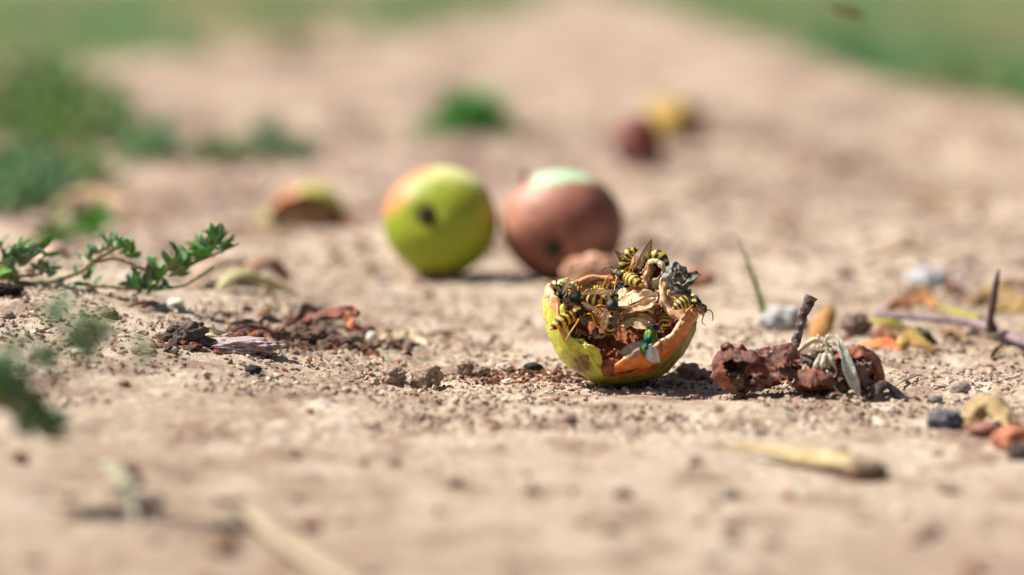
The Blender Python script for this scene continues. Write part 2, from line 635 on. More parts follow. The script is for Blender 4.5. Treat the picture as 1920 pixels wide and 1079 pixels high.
def shell(c, R, pole, ref, rim, th=0.12, squash=1.0, wr=0.02, wrf=2.0, seed=0, colf=None, naz=220, nout=48, nin=24, rim_wr=0.03, deep=1.0, oct=4):
    """A hollow rind: sphere about c from its pole to the rim angle rim(azimuth), rolled over a rounded lip to an inner face.
    Azimuth 0 lies along ref, +90 degrees along pole x ref."""
    pole = nrm(pole)
    e0 = nrm(np.asarray(ref) - pole * (np.asarray(ref) @ pole))
    e1 = np.cross(e0, pole)
    th_az = np.linspace(-np.pi, np.pi, naz, endpoint=False)
    fr = np.radians(rim(np.degrees(th_az)))
    lo, tt = [], np.linspace(0.02, 1, nout) ** 0.8
    E = np.cos(th_az)[:, None] * e0 + np.sin(th_az)[:, None] * e1

    def sph(phi):
        return pole * np.cos(phi)[:, None] + E * np.sin(phi)[:, None]

    rows, info = [], []
    for t in tt:
        rows.append(R * sph(fr * t)); info.append((0, t))
    er, et = sph(fr), -pole * np.sin(fr)[:, None] + E * np.cos(fr)[:, None]
    for a in np.linspace(0.25, np.pi, 9):
        rows.append((R - th) * er + th * (math.cos(a) * er + math.sin(a) * et)); info.append((1, a))
    for t in np.linspace(0, deep, nin)[1:]:
        rows.append((R - 2 * th) * sph(fr * (1 - t * 0.97))); info.append((2, t))
    L = np.array(rows)
    D = nrm(L)
    n = fbm3(D * wrf + seed, oct, seed % 13) * wr
    k = np.array([i[1] if i[0] == 0 else 1.0 for i in info])
    n2 = noise3(np.stack([np.broadcast_to(np.cos(th_az) * 7, D.shape[:2]), np.broadcast_to(np.sin(th_az) * 7, D.shape[:2]),
                          np.broadcast_to((k * 2)[:, None], D.shape[:2])], -1) + seed, 5) * rim_wr * sstep(0.55, 1, k)[:, None]
    L = L + D * (R * (n + n2))[..., None]
    if squash != 1.0:
        L = L + pole * ((L @ pole) * (squash - 1))[..., None]
    V, F = loft(L)
    zone = np.repeat([i[0] for i in info], naz)
    tv = np.repeat([i[1] for i in info], naz)
    az = np.tile(np.degrees(th_az), len(info))
    dist = np.where(zone == 0, (1 - tv) * np.tile(fr, len(info)) * R, 0)
    zone, tv, az, dist = (np.concatenate([q, [q[0], q[-1]]]) for q in (zone, tv, az, dist))
    C = colf(zone, tv, az, dist, V)
    return V + np.asarray(c), F, C


# ------------------------------------------------------------------ the half eaten apple
ZA = 111.0
AC = at(1163, 577, ZA)
AR = 3.02
rim_t = np.array([-180, -150, -120, -95, -76, -62, -54, -48, -35, -28, -25, -20, -10, -4, 1, 13, 27, 35, 45, 58, 66, 80, 110, 140, 180])
rim_v = np.array([108, 110, 110, 107, 104, 97, 82, 68, 61, 56, 44, 31, 29, 34, 48, 57, 58, 66, 72, 82, 92, 98, 98, 102, 108])


def rim_main(d):
    d = np.asarray(d)
    v = np.interp(d, rim_t, rim_v)
    return v + 2.0 * noise2(d / 9.0, d * 0 + 3.3, 5) + 1.0 * noise2(d / 3.0, d * 0 + 1.3, 6)


def half_cols(zone, tv, az, dist, V):
    n = fbm3(V * 0.9 + 2, 4, 3)
    f = fbm3(V * np.array([4, 4, 4.0]), 3, 9)
    c = mix((0.44, 0.46, 0.022), (0.30, 0.27, 0.03), sstep(-0.1, 0.5, n))
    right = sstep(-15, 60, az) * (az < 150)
    c = mix(c, (0.27, 0.20, 0.022), 0.75 * right)  # shaded right side painted darker into the rind colour
    left = sstep(-40, -75, az)
    c = mix(c, (0.70, 0.67, 0.12), 0.85 * left)  # sunlit left side painted brighter into the rind colour
    c = mix(c, (0.58, 0.55, 0.06), 0.6 * np.exp(-((az + 30) / 22) ** 2) * sstep(1.2, 0.2, dist))
    # orange, dried edge of the rind: broad at the front right flap, narrow peach elsewhere
    band = np.interp(az, [-180, -120, -80, -60, -45, -20, -5, 2, 20, 50, 70, 90, 180], [0.5, 0.5, 0.45, 0.4, 0.05, 0.03, 0.08, 0.55, 1.25, 1.2, 0.8, 0.5, 0.5])
    o = sstep(1.15, 0.75, dist / band + 0.35 * f)
    oc = mix((0.60, 0.18, 0.04), (0.70, 0.29, 0.09), sstep(-0.2, 0.3, f))
    oc = mix(oc, (0.78, 0.50, 0.30), sstep(-55, -75, az) + sstep(120, 150, az))
    c = mix(c, oc, np.clip(o, 0, 1))
    brown = sstep(0.30, 0.55, fbm3(V * 1.6 + 17, 3, 4)) * (az > -60) * 0.7
    c = mix(c, (0.16, 0.075, 0.02), brown * (dist > 0.3))
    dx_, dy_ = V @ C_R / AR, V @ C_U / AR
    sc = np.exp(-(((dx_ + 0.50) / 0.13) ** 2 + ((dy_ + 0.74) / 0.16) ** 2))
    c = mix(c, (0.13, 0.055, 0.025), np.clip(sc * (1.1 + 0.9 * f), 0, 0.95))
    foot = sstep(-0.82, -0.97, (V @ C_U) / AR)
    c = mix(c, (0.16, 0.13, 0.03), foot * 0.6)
    lip = mix((0.70, 0.33, 0.14), (0.82, 0.52, 0.30), sstep(-0.3, 0.3, f))
    lip = mix(lip, (0.48, 0.46, 0.06), sstep(-54, -44, az) * sstep(-2, -8, az))
    c = np.where((zone == 1)[:, None], lip, c)
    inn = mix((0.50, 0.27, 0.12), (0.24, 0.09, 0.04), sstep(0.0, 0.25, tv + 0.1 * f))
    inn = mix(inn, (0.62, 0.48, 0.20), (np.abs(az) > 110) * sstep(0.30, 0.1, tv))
    return np.where((zone == 2)[:, None], inn, c)


half = root('half_eaten_apple', G(1163, 716), 'half eaten yellow green apple with torn orange rind, crowded with wasps', 'apple')
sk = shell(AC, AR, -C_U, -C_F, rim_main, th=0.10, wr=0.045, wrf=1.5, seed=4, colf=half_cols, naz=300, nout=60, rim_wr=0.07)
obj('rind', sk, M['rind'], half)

# flesh: a rough fibrous surface rising from the front edge to the back
nu = 130
uu, vv = np.meshgrid(np.linspace(-1, 1, nu), np.linspace(-1, 1, nu))
rr = np.sqrt(uu ** 2 + vv ** 2)
mx_ = np.maximum(np.abs(uu), np.abs(vv))
sc_ = np.where(rr > 0, mx_ / np.maximum(rr, 1e-9), 0)
fx, fd = uu * sc_ * 0.945, vv * sc_ * 0.945
fy = np.interp(fd, [-0.95, -0.60, -0.45, -0.35, -0.2, 0.0, 0.2, 0.5, 0.95], [-0.80, -0.72, -0.62, -0.52, -0.36, -0.10, 0.04, 0.12, 0.05])
fy = fy - 0.62 * np.exp(-(((fx + 0.60) / 0.24) ** 2 + ((fd - 0.0) / 0.40) ** 2)) - 0.5 * np.exp(-(((fx - 0.55) / 0.22) ** 2 + ((fd - 0.05) / 0.35) ** 2))
fy = fy + 0.055 * fbm2(fx * 9, fd * 2.6 + fy * 1.5, 4, 21) + 0.05 * fbm2(fx * 4, fd * 4, 3, 25)
lim = -np.sqrt(np.clip(0.945 ** 2 - fx ** 2 - fd ** 2, 0, 1))
inside = (fy > lim).ravel()
FV = AC + AR * (fx[..., None] * C_R + fy[..., None] * C_U + fd[..., None] * C_F)
ii = (np.arange(nu - 1)[:, None] * nu + np.arange(nu - 1)[None, :]).ravel()
FVf = FV.reshape(-1, 3)
fn = fbm3(FVf * np.array([3.2, 2, 1.2]), 4, 31)
fc = mix((0.34, 0.095, 0.035), (0.14, 0.038, 0.016), sstep(-0.2, 0.35, fn))
fc = mix(fc, (0.46, 0.22, 0.09), 0.5 * sstep(0.1, 0.5, fbm3(FVf * 1.6 + 5, 3, 33)))
fq = np.stack([ii, ii + 1, ii + nu + 1, ii + nu], -1)
fq = fq[inside[fq].all(1)]
obj('flesh', (FVf, [fq], fc), M['flesh'], half)

obj('flesh', join([blob(at(1146, 690, 109.35), (0.42, 0.3, 0.34), 0.4, 1.8, 24, 3, (0.34, 0.11, 0.05), (0.20, 0.06, 0.03), 0.3),
                   blob(at(1132, 668, 109.9), (0.42, 0.4, 0.42), 0.4, 1.8, 25, 3, (0.30, 0.085, 0.035), (0.18, 0.05, 0.025), 0.3),
                   blob(at(1160, 672, 109.9), (0.4, 0.4, 0.4), 0.4, 1.8, 26, 3, (0.33, 0.12, 0.05), (0.20, 0.06, 0.03), 0.3)]), M['flesh'], half)
# core: a shrivelled column with its membranes
core_parts = [blob(at(1196, 596, 111.2), (0.62, 0.5, 0.75), 0.45, 2.2, 3, 4, (0.50, 0.28, 0.13), (0.20, 0.08, 0.04), 0.5),
              blob(at(1205, 556, 111.3), (0.48, 0.45, 0.6), 0.45, 2.4, 5, 4, (0.55, 0.32, 0.16), (0.26, 0.11, 0.05), 0.5),
              blob(at(1172, 572, 111.3), (0.5, 0.5, 0.38), 0.5, 2.6, 8, 4, (0.62, 0.38, 0.2), (0.34, 0.16, 0.07), 0.5),
              tube([at(1204, 560, 111.2), at(1207, 535, 111.0), at(1214, 512, 111.0), at(1222, 498, 111.1)], [0.36, 0.22, 0.2, 0.17], 14, 30, 0.5, 3.5, 3,
                   (0.58, 0.34, 0.18), (0.30, 0.12, 0.06))]
obj('core', join(core_parts), M['flesh'], half)


def flap(pts, w, normal, curl=0.6, seed=0, col=(0.68, 0.43, 0.24), col2=(0.48, 0.25, 0.11), edge=None, th=0.05, wav=0.12, nf=2.4, twist=0.0, name='core_flap', n=22, mat='core', par=None, m=11, sharp=0.0, jag=0.0):
    P = [at(*p) for p in pts]
    N = normal[0] * C_R + normal[1] * C_U - normal[2] * C_F       # right, up, towards the viewer
    return obj(name, ribbon(P, w, N, curl, th, n, m, wav, nf, seed, col, col2, edge, twist, sharp, jag), M[mat], par or half)


cream, peach, tan_ = (0.74, 0.57, 0.35), (0.80, 0.50, 0.28), (0.52, 0.30, 0.15)
flap([(1192, 590, 110.2), (1202, 572, 109.9), (1216, 560, 109.8), (1231, 556, 110.0)], [0.10, 0.34, 0.44, 0.12], (0.2, 0.7, 0.8), 0.9, 1, (0.86, 0.68, 0.46), peach, peach)
flap([(1158, 598, 110.2), (1176, 586, 110.0), (1198, 572, 109.9), (1216, 555, 110.3)], [0.05, 0.12, 0.14, 0.08], (0.3, 0.6, 0.8), 1.3, 2, tan_, (0.66, 0.38, 0.18))
flap([(1152, 608, 110.3), (1180, 600, 109.9), (1210, 604, 109.8), (1240, 617, 110.2)], [0.06, 0.26, 0.34, 0.06], (-0.1, 0.55, 0.85), 0.7, 3, (0.66, 0.50, 0.30), (0.44, 0.28, 0.14), cream)
flap([(1188, 583, 109.9), (1206, 580, 109.7), (1224, 582, 109.8)], [0.06, 0.10, 0.14], (0.0, 0.9, 0.5), 0.8, 4, peach, (0.62, 0.33, 0.12), (0.85, 0.6, 0.36))
flap([(1190, 572, 110.4), (1208, 567, 110.1), (1222, 578, 109.9), (1225, 598, 110.1)], [0.10, 0.24, 0.24, 0.10], (0.3, 0.4, 0.9), -0.8, 5, (0.62, 0.34, 0.17), tan_, peach)
flap([(1148, 560, 111.0), (1165, 553, 110.7), (1184, 556, 110.5), (1196, 566, 110.5)], [0.10, 0.30, 0.30, 0.08], (-0.2, 0.6, 0.8), 0.5, 6, (0.80, 0.54, 0.34), (0.62, 0.36, 0.2))
flap([(1160, 586, 110.3), (1174, 577, 110.3), (1190, 571, 110.3)], [0.08, 0.20, 0.16], (-0.2, 0.5, 0.9), 0.5, 7, (0.58, 0.36, 0.2), (0.40, 0.21, 0.11))
flap([(1222, 537, 110.6), (1230, 528, 110.4), (1240, 516, 110.5)], [0.14, 0.20, 0.05], (0.3, 0.3, 0.9), -0.7, 8, (0.50, 0.45, 0.20), (0.58, 0.50, 0.26))
flap([(1150, 578, 110.3), (1172, 566, 110.0), (1196, 556, 109.9), (1214, 545, 110.2)], [0.10, 0.30, 0.34, 0.10], (-0.1, 0.7, 0.7), 0.7, 161, (0.84, 0.57, 0.36), (0.66, 0.38, 0.2), peach)
flap([(1160, 592, 109.9), (1186, 580, 109.5), (1210, 574, 109.4), (1232, 566, 109.8)], [0.05, 0.16, 0.26, 0.18], (0.1, 0.75, 0.65), 1.0, 162, (0.80, 0.52, 0.29), (0.60, 0.32, 0.14), (0.86, 0.62, 0.38))
flap([(1158, 612, 109.9), (1184, 606, 109.4), (1208, 612, 109.3), (1228, 622, 109.6)], [0.08, 0.22, 0.28, 0.06], (-0.1, 0.6, 0.8), 0.8, 163, (0.70, 0.52, 0.30), (0.50, 0.30, 0.15), cream)
flap([(1198, 555, 110.3), (1205, 540, 110.3), (1210, 522, 110.4), (1214, 508, 110.5)], [0.16, 0.20, 0.14, 0.08], (-0.4, 0.2, 0.9), -0.8, 164, (0.70, 0.42, 0.23), (0.44, 0.2, 0.1), peach)
flap([(1176, 548, 110.6), (1192, 545, 110.4), (1206, 552, 110.2)], [0.14, 0.22, 0.10], (-0.1, 0.7, 0.7), 0.6, 165, (0.74, 0.47, 0.28), (0.52, 0.28, 0.14))
obj('core', blob(at(1200, 585, 110.9), (0.85, 0.55, 0.55), 0.45, 2.0, 18, 4, (0.46, 0.22, 0.10), (0.22, 0.08, 0.04), 0.5), M['flesh'], half)
flap([(1120, 545, 111.6), (1140, 550, 111.0), (1158, 566, 110.6), (1168, 588, 110.5)], [0.14, 0.30, 0.30, 0.10], (-0.3, 0.6, 0.7), -0.6, 181, (0.70, 0.42, 0.22), (0.48, 0.24, 0.11), peach)
flap([(1236, 540, 110.8), (1232, 560, 110.4), (1234, 582, 110.2), (1228, 604, 110.3)], [0.10, 0.20, 0.20, 0.06], (-0.5, 0.2, 0.85), 0.8, 182, (0.62, 0.32, 0.16), (0.36, 0.15, 0.07), peach)
# the open end of the core tube
def mouth_cols(zone, tv, az, dist, V):
    f = fbm3(V * 3, 3, 6)
    c = mix((0.66, 0.58, 0.36), (0.56, 0.36, 0.20), sstep(-0.2, 0.3, f))
    c = np.where((zone == 1)[:, None], mix((0.78, 0.62, 0.40), (0.62, 0.28, 0.14), sstep(-0.1, 0.3, f)), c)
    return np.where((zone == 2)[:, None], mix((0.26, 0.06, 0.03), (0.10, 0.03, 0.02), sstep(-0.2, 0.3, f)), c)


obj('core_mouth', shell(at(1229, 507, 110.9), 0.42, C_F * 0.75 + C_R * 0.55 + C_U * 0.25, C_U, lambda d: 105 + 18 * noise2(np.asarray(d) / 35.0, np.asarray(d) * 0 + 1.2, 8), th=0.05, wr=0.14, wrf=1.6, seed=21, colf=mouth_cols, naz=80, nout=20, rim_wr=0.1), M['rind'], half)
obj('core', join([blob(at(1218, 545, 111.2), (0.34, 0.34, 0.55), 0.45, 2.2, 15, 3, (0.56, 0.32, 0.17), (0.30, 0.12, 0.06), 0.5),
                  blob(at(1226, 572, 111.3), (0.36, 0.4, 0.5), 0.45, 2.2, 16, 3, (0.44, 0.22, 0.11), (0.24, 0.09, 0.05), 0.5)]), M['flesh'], half)
flap([(1218, 494, 110.6), (1229, 487, 110.7), (1240, 494, 110.6), (1244, 506, 110.6)], [0.07, 0.17, 0.17, 0.07], (0.2, 0.8, 0.5), -0.9, 9, (0.82, 0.74, 0.50), (0.72, 0.55, 0.32))
flap([(1216, 500, 110.6), (1212, 515, 110.5), (1212, 535, 110.4), (1206, 556, 110.3)], [0.05, 0.10, 0.13, 0.10], (-0.3, 0.1, 0.95), -0.9, 10, (0.62, 0.33, 0.18), (0.36, 0.13, 0.07))
flap([(1096, 596, 110.6), (1108, 592, 110.4), (1124, 602, 110.3)], [0.10, 0.28, 0.12], (-0.2, 0.6, 0.8), -0.5, 11, (0.72, 0.56, 0.28), (0.58, 0.42, 0.2))
flap([(1112, 620, 110.2), (1116, 630, 109.9), (1126, 634, 109.8), (1136, 628, 109.9)], [0.07, 0.10, 0.10, 0.05], (0, 0.9, 0.4), 1.1, 12, (0.60, 0.38, 0.2), tan_, cream)
flap([(1056, 530, 112.2), (1075, 534, 112.6), (1100, 538, 112.9), (1130, 538, 113.2)], [0.16, 0.18, 0.18, 0.15], (0, 0.5, 0.85), 0.5, 13, (0.60, 0.50, 0.17), (0.70, 0.52, 0.25), name='flesh_strip')
# right: the strip of rind that carries the dried calyx
flap([(1246, 500, 110.8), (1247, 525, 110.5), (1250, 552, 110.2), (1260, 578, 109.9), (1284, 594, 109.6)], [0.10, 0.22, 0.30, 0.34, 0.26], (0.55, 0.25, 0.8), -0.75, 14,
     (0.58, 0.34, 0.2), (0.50, 0.33, 0.14), (0.74, 0.44, 0.26), th=0.10, name='rind_strip', n=30, mat='rind')
flap([(1252, 548, 110.3), (1272, 552, 110.2), (1290, 568, 110.2), (1304, 590, 110.2)], [0.14, 0.28, 0.30, 0.25], (0.35, 0.45, 0.8), -0.5, 15,
     (0.66, 0.34, 0.19), (0.52, 0.36, 0.15), None, th=0.09, name='rind_strip', mat='rind')
cal = obj('calyx', join([blob(at(1264, 526, 110.6), (0.34, 0.32, 0.44), 0.35, 1.3, 21, 4, (0.22, 0.21, 0.18), (0.12, 0.11, 0.095), 0.35),
                   blob(at(1276, 543, 110.5), (0.28, 0.3, 0.34), 0.35, 1.3, 23, 4, (0.15, 0.14, 0.12), (0.08, 0.075, 0.065), 0.35)]), M['calyx'], half)
grey, dgrey = (0.26, 0.25, 0.215), (0.08, 0.075, 0.065)
for k, (pp, ww, nn_, cu, c1, c2) in enumerate((
        ([(1250, 536, 110.2), (1250, 520, 110.0), (1256, 504, 110.0), (1266, 493, 110.2)], [0.14, 0.26, 0.22, 0.05], (-0.5, 0.1, 0.9), -0.7, grey, (0.38, 0.37, 0.33)),
        ([(1266, 530, 110.0), (1282, 528, 109.8), (1298, 518, 109.7), (1311, 510, 109.8)], [0.22, 0.26, 0.18, 0.06], (0.1, 0.6, 0.7), 0.8, (0.24, 0.225, 0.16), dgrey),
        ([(1270, 540, 109.9), (1284, 534, 109.7), (1300, 525, 109.7), (1306, 520, 109.8)], [0.16, 0.20, 0.13, 0.04], (0.1, 0.2, 0.9), -0.8, (0.17, 0.16, 0.13), dgrey),
        ([(1260, 528, 109.9), (1270, 546, 109.8), (1278, 560, 109.8), (1280, 570, 109.9)], [0.20, 0.26, 0.16, 0.04], (0.1, 0.1, 0.95), -0.8, (0.17, 0.165, 0.14), dgrey),
        ([(1264, 512, 109.9), (1270, 500, 109.8), (1280, 506, 109.8), (1286, 518, 109.9)], [0.12, 0.18, 0.16, 0.05], (0.2, 0.2, 0.9), 1.0, (0.13, 0.125, 0.11), grey),
        ([(1262, 496, 109.9), (1266, 508, 109.7), (1263, 524, 109.7)], [0.03, 0.06, 0.05], (0.0, 0.1, 0.95), -1.0, (0.36, 0.35, 0.32), grey),
        ([(1282, 548, 110.0), (1292, 552, 109.9), (1294, 542, 109.9)], [0.08, 0.06, 0.02], (0.1, 0.2, 0.9), 0.6, dgrey, grey))):
    flap(pp, ww, nn_, cu, 130 + k, c1, c2, wav=0.16, nf=2.6, name='sepal', mat='calyx', par=cal)


def on_skin(px, py, off=0.0):
    """A point on the viewer's side of the apple's outer surface, off cm proud of it."""
    d = (np.array([px, py]) - np.array([1163, 577])) / pxcm(ZA)
    q = max(0.0, AR ** 2 - d @ d)
    v = np.array([d[0], -d[1], -math.sqrt(q)])
    v = v / np.linalg.norm(v) * (AR + off)
    return AC + v[0] * C_R + v[1] * C_U + v[2] * C_F


def skin_fold(pts, w, off, curl, seed, col, col2, edge=None, th=0.09, wav=0.07, nf=2.2, n=40, name='rind_fold'):
    P = np.array([on_skin(px, py, o) for (px, py), o in zip(pts, off)])
    N = nrm(P - AC)
    return obj(name, ribbon(P, w, N, curl, th, n, 11, wav, nf, seed, col, col2, edge), M['rind'], half)


# the orange edge of the rind curled outwards at the front right, the yellow green one at the front left
skin_fold([(1146, 706), (1158, 690), (1180, 680), (1210, 674), (1238, 662), (1262, 640), (1284, 612), (1296, 585)], [0.05, 0.30, 0.50, 0.46, 0.44, 0.40, 0.40, 0.24],
          [0.02, 0.06, 0.12, 0.14, 0.10, 0.08, 0.08, 0.02], -0.75, 141, (0.66, 0.165, 0.025), (0.74, 0.26, 0.055), (0.76, 0.38, 0.13))
skin_fold([(1152, 708), (1185, 694), (1215, 688), (1240, 684)], [0.03, 0.16, 0.2, 0.04], [0.02, 0.05, 0.06, 0.0], 0.6, 142, (0.46, 0.11, 0.03), (0.34, 0.10, 0.03))
obj('rind_fold', tube([at(1046, 542, 111.6), at(1062, 536, 112.2), at(1080, 531, 112.6), at(1100, 525, 112.9), at(1122, 522, 113.1), at(1146, 523, 113.1), at(1160, 517, 113.1), at(1174, 516, 113.0)],
                       [0.06, 0.10, 0.12, 0.15, 0.13, 0.14, 0.16, 0.08], 12, 70, 0.35, 2.2, 9, (0.74, 0.34, 0.15), (0.82, 0.50, 0.28)), M['rind'], half)
flap([(1040, 546, 110.9), (1047, 534, 110.9), (1056, 528, 111.0), (1062, 536, 111.0)], [0.08, 0.18, 0.16, 0.05], (-0.3, 0.4, 0.8), -0.7, 166, (0.60, 0.58, 0.30), (0.42, 0.44, 0.14), name='flesh_strip')
flap([(1064, 536, 111.2), (1076, 534, 111.3), (1086, 540, 111.3)], [0.10, 0.18, 0.08], (-0.1, 0.4, 0.9), -0.7, 167, (0.55, 0.52, 0.15), (0.62, 0.50, 0.22), name='flesh_strip')
skin_fold([(1050, 570), (1054, 600), (1062, 634), (1086, 652), (1108, 656), (1116, 676), (1124, 694), (1142, 710)], [0.12, 0.2, 0.24, 0.24, 0.28, 0.26, 0.22, 0.10],
          [0.0, 0.03, 0.05, 0.06, 0.08, 0.07, 0.05, 0.0], -0.85, 143, (0.52, 0.53, 0.045), (0.44, 0.45, 0.03), (0.60, 0.52, 0.12), nf=3.0, wav=0.09)


# ------------------------------------------------------------------ insects
YEL, BLK = np.array((0.64, 0.46, 0.022)), np.array((0.009, 0.010, 0.012))


def insect_wing(base, tip, side, width, col, th=0.006):
    """A narrow wing blade from base to tip, widened towards side."""
    base, tip = np.asarray(base), np.asarray(tip)
    ax = tip - base
    L = np.linalg.norm(ax)
    ax = ax / L
    s = nrm(side - ax * (side @ ax))
    nrmv = np.cross(ax, s)
    n, m = 18, 9
    t = np.linspace(0, 1, n)
    lead = width * (0.10 + 0.25 * np.sin(np.pi * t ** 0.8)) * np.sqrt(np.clip(1 - t ** 6, 0, 1))
    trail = width * (0.08 + 0.75 * np.sin(np.pi * np.clip(t, 0, 1) ** 1.25) ** 0.8) * np.sqrt(np.clip(1 - t ** 8, 0, 1))
    v = np.linspace(0, 1, m)
    x = -lead[:, None] * (1 - v) + trail[:, None] * v
    z = 0.025 * np.sin(v * 9)[None, :] * np.sin(np.pi * t)[:, None] * width * 2
    P = base + ax * (L * t)[:, None, None] + s * x[..., None] + nrmv * z[..., None]
    loops = np.concatenate([P, (P - nrmv * th)[:, ::-1]], 1)
    V, F = loft(loops)
    vv_ = np.concatenate([v, v[::-1]])
    ve = (np.abs(np.sin(vv_ * 9 + 0.4)) < 0.22) | (vv_ < 0.08)
    k = np.concatenate([np.tile(ve, n), [0, 0]]).astype(float)
    C = mix(col, np.asarray(col) * 0.3, k)
    return V, F, C


def wasp(pts, dorsal, label, wings=None, S=1.0, yel=YEL, legs=None, name='wasp', antenna_to=None, fold=0.30, group='wasps feeding on the half eaten apple', noleg=(), pat=0):
    """pts: (px, py, Z) of head, thorax, waist, abdomen ..., abdomen tip."""
    S = S * 1.08
    P = np.array([at(*p) for p in pts])
    D = dorsal[0] * C_R + dorsal[1] * C_U - dorsal[2] * C_F
    n0 = 240
    cur = catmull(P, n0)
    arc = np.concatenate([[0], np.cumsum(np.linalg.norm(np.diff(cur, axis=0), axis=1))])
    ac = arc[np.clip(np.round(np.linspace(0, n0 - 1, len(P))).astype(int), 0, n0 - 1)]
    ah, at_, ap, ae = ac[0], ac[1], ac[2], ac[-1]
    hl = 0.125 * S
    st = np.concatenate([np.linspace(ah - hl, ap, 44), np.linspace(ap, ae, 72)[1:]])
    tl = max(0.2 * S, 0.92 * (ap - at_))

    def ev(a):
        a = np.asarray(a, float)
        Q = np.stack([np.interp(a, arc, cur[:, k]) for k in range(3)], -1)
        t0 = nrm(cur[1] - cur[0])
        return np.where((a < 0)[..., None], cur[0] + t0 * a[..., None], Q)

    C0 = ev(st)
    T = nrm(np.gradient(C0, axis=0))
    for _ in range(3):
        T = nrm(T + np.roll(T, 1, 0) * (np.arange(len(T)) > 0)[:, None] + np.roll(T, -1, 0) * (np.arange(len(T)) < len(T) - 1)[:, None])
    side = nrm(np.cross(T, D))
    up = np.cross(side, T)
    hp = np.sqrt(np.clip(1 - ((st - ah) / hl) ** 2, 0, 1)) * 0.205 * S
    tp = np.sqrt(np.clip(1 - ((st - at_) / tl) ** 2, 0, 1)) ** 0.8 * 0.225 * S
    q = np.clip((st - ap) / (ae - ap), 0, 1)
    sh = np.where(q < 0.32, np.sin(np.pi / 2 * np.clip(q / 0.32, 0, 1)) ** 0.65, np.clip(1 - (np.clip(q - 0.32, 0, 1) / 0.68) ** 2.0, 0, 1) ** 0.72)
    seg = np.mod(q * 6, 1)
    apf = 0.235 * S * sh * (1 + 0.035 * seg)
    r = np.maximum(np.maximum(hp, tp), np.maximum(apf, 0.05 * S))
    r[0] = 0.01
    r[-1] = 0.012
    m = 36
    psi = np.linspace(0, 2 * np.pi, m, endpoint=False)
    hw = np.where(st < ah + hl, 1.12, 1.0)
    loops = C0[:, None] + r[:, None, None] * (np.cos(psi)[None, :, None] * up[:, None] * 0.93 + (np.sin(psi)[None, :, None] * side[:, None]) * hw[:, None, None])
    V, F = loft(loops)
    a2, p2 = np.meshgrid(st, psi, indexing='ij')
    dps = np.abs((p2 + np.pi) % (2 * np.pi) - np.pi)
    qq = np.clip((a2 - ap) / (ae - ap), 0, 1)
    sg = np.mod(qq * 6, 1)
    tooth = 0.26 * np.exp(-(dps / 0.32) ** 2) + 0.17 * np.exp(-((dps - 1.05) / 0.22) ** 2)
    bl = (sg < 0.43 + tooth - 0.06 * pat) & (qq < 0.97)
    isA = a2 > ap + 0.02
    yel_m = isA & ~bl
    isT = (a2 > ah + hl) & ~isA
    scut = isT & (a2 > at_ + 0.45 * tl) & (a2 < at_ + 0.72 * tl) & (dps > 0.15) & (dps < 0.75)
    scut |= isT & (a2 > at_ + 0.82 * tl) & (a2 < at_ + 0.97 * tl) & (dps > 0.15) & (dps < 0.6)
    scut |= isT & (a2 < at_ - 0.72 * tl) & (dps > 0.7) & (dps < 1.3)
    scut |= isT & (np.abs(a2 - at_) < 0.22 * tl) & (dps > 1.7) & (dps < 2.2)
    face = (a2 < ah - 0.25 * hl) & (dps > 0.9)
    face |= (a2 > ah + 0.5 * hl) & (a2 < ah + hl) & (dps > 0.5) & (dps < 1.4)
    ym = (yel_m | scut | face).astype(float).ravel()
    yc = mix(yel, np.asarray(yel) * np.array([1.1, 0.72, 0.6]), sstep(0.1, 0.5, fbm3(np.stack([a2, p2 * 0.3, p2 * 0], -1).reshape(-1, 3) * 5, 2, 2)))
    C = mix(BLK, yc, ym)
    C = np.vstack([C, BLK, BLK])
    rt = root(name, P[1] - C_U * 0.2, label, 'wasp', group)
    obj('body', (V, F, C), M['insect'], rt)
    # head details
    f = -T[2]
    hs, hu = side[2], up[2]
    for s in (-1, 1):
        obj('eye', blob(P[0] + hs * s * 0.16 * S + hu * 0.05 * S + f * 0.04 * S, (0.07 * S, 0.07 * S, 0.10 * S), 0.05, 1, 3, 2, (0.012, 0.01, 0.009)), M['eye'], rt)
        a0 = P[0] + f * 0.11 * S + hs * s * 0.05 * S + hu * 0.06 * S
        if antenna_to is not None and s == antenna_to[0]:
            e = at(*antenna_to[1:])
            ap_ = [a0, a0 * 0.55 + e * 0.45 + hu * 0.06, e]
        else:
            ap_ = [a0, a0 + (f * 0.16 + hs * s * 0.12 + hu * 0.12) * S, a0 + (f * 0.30 + hs * s * 0.26 + hu * 0.02) * S, a0 + (f * 0.36 + hs * s * 0.34 - hu * 0.12) * S]
        obj('antenna', tube(ap_, [0.022 * S, 0.02 * S, 0.024 * S, 0.014 * S], 6, 14, col=BLK), M['leg'], rt)
    # legs
    i_t = int(np.argmin(np.abs(st - at_)))
    fw, ls, lu = -T[i_t], side[i_t], up[i_t]
    amber = (0.55, 0.24, 0.03)
    k = 0
    for s in (-1, 1):
        for j, (a, b) in enumerate(((0.75, 0.55), (0.05, 0.95), (-0.85, 0.6))):
            k += 1
            if k in noleg:
                continue
            att = P[1] + fw * (0.13 - 0.13 * j) * S + ls * s * 0.13 * S - lu * 0.13 * S
            kn = att + (fw * a * 0.8 + ls * s * b + lu * 0.25) * 0.33 * S
            ft = kn + (fw * a * 0.5 + ls * s * b * 0.5 - lu * 0.95) * 0.36 * S
            ta = ft + (fw * a + ls * s * b * 0.6 - lu * 0.15) * 0.24 * S
            obj('leg', tube([att, kn, ft, ta], [0.026 * S, 0.03 * S, 0.02 * S, 0.011 * S], 6, 18, col=amber), M['leg'], rt)
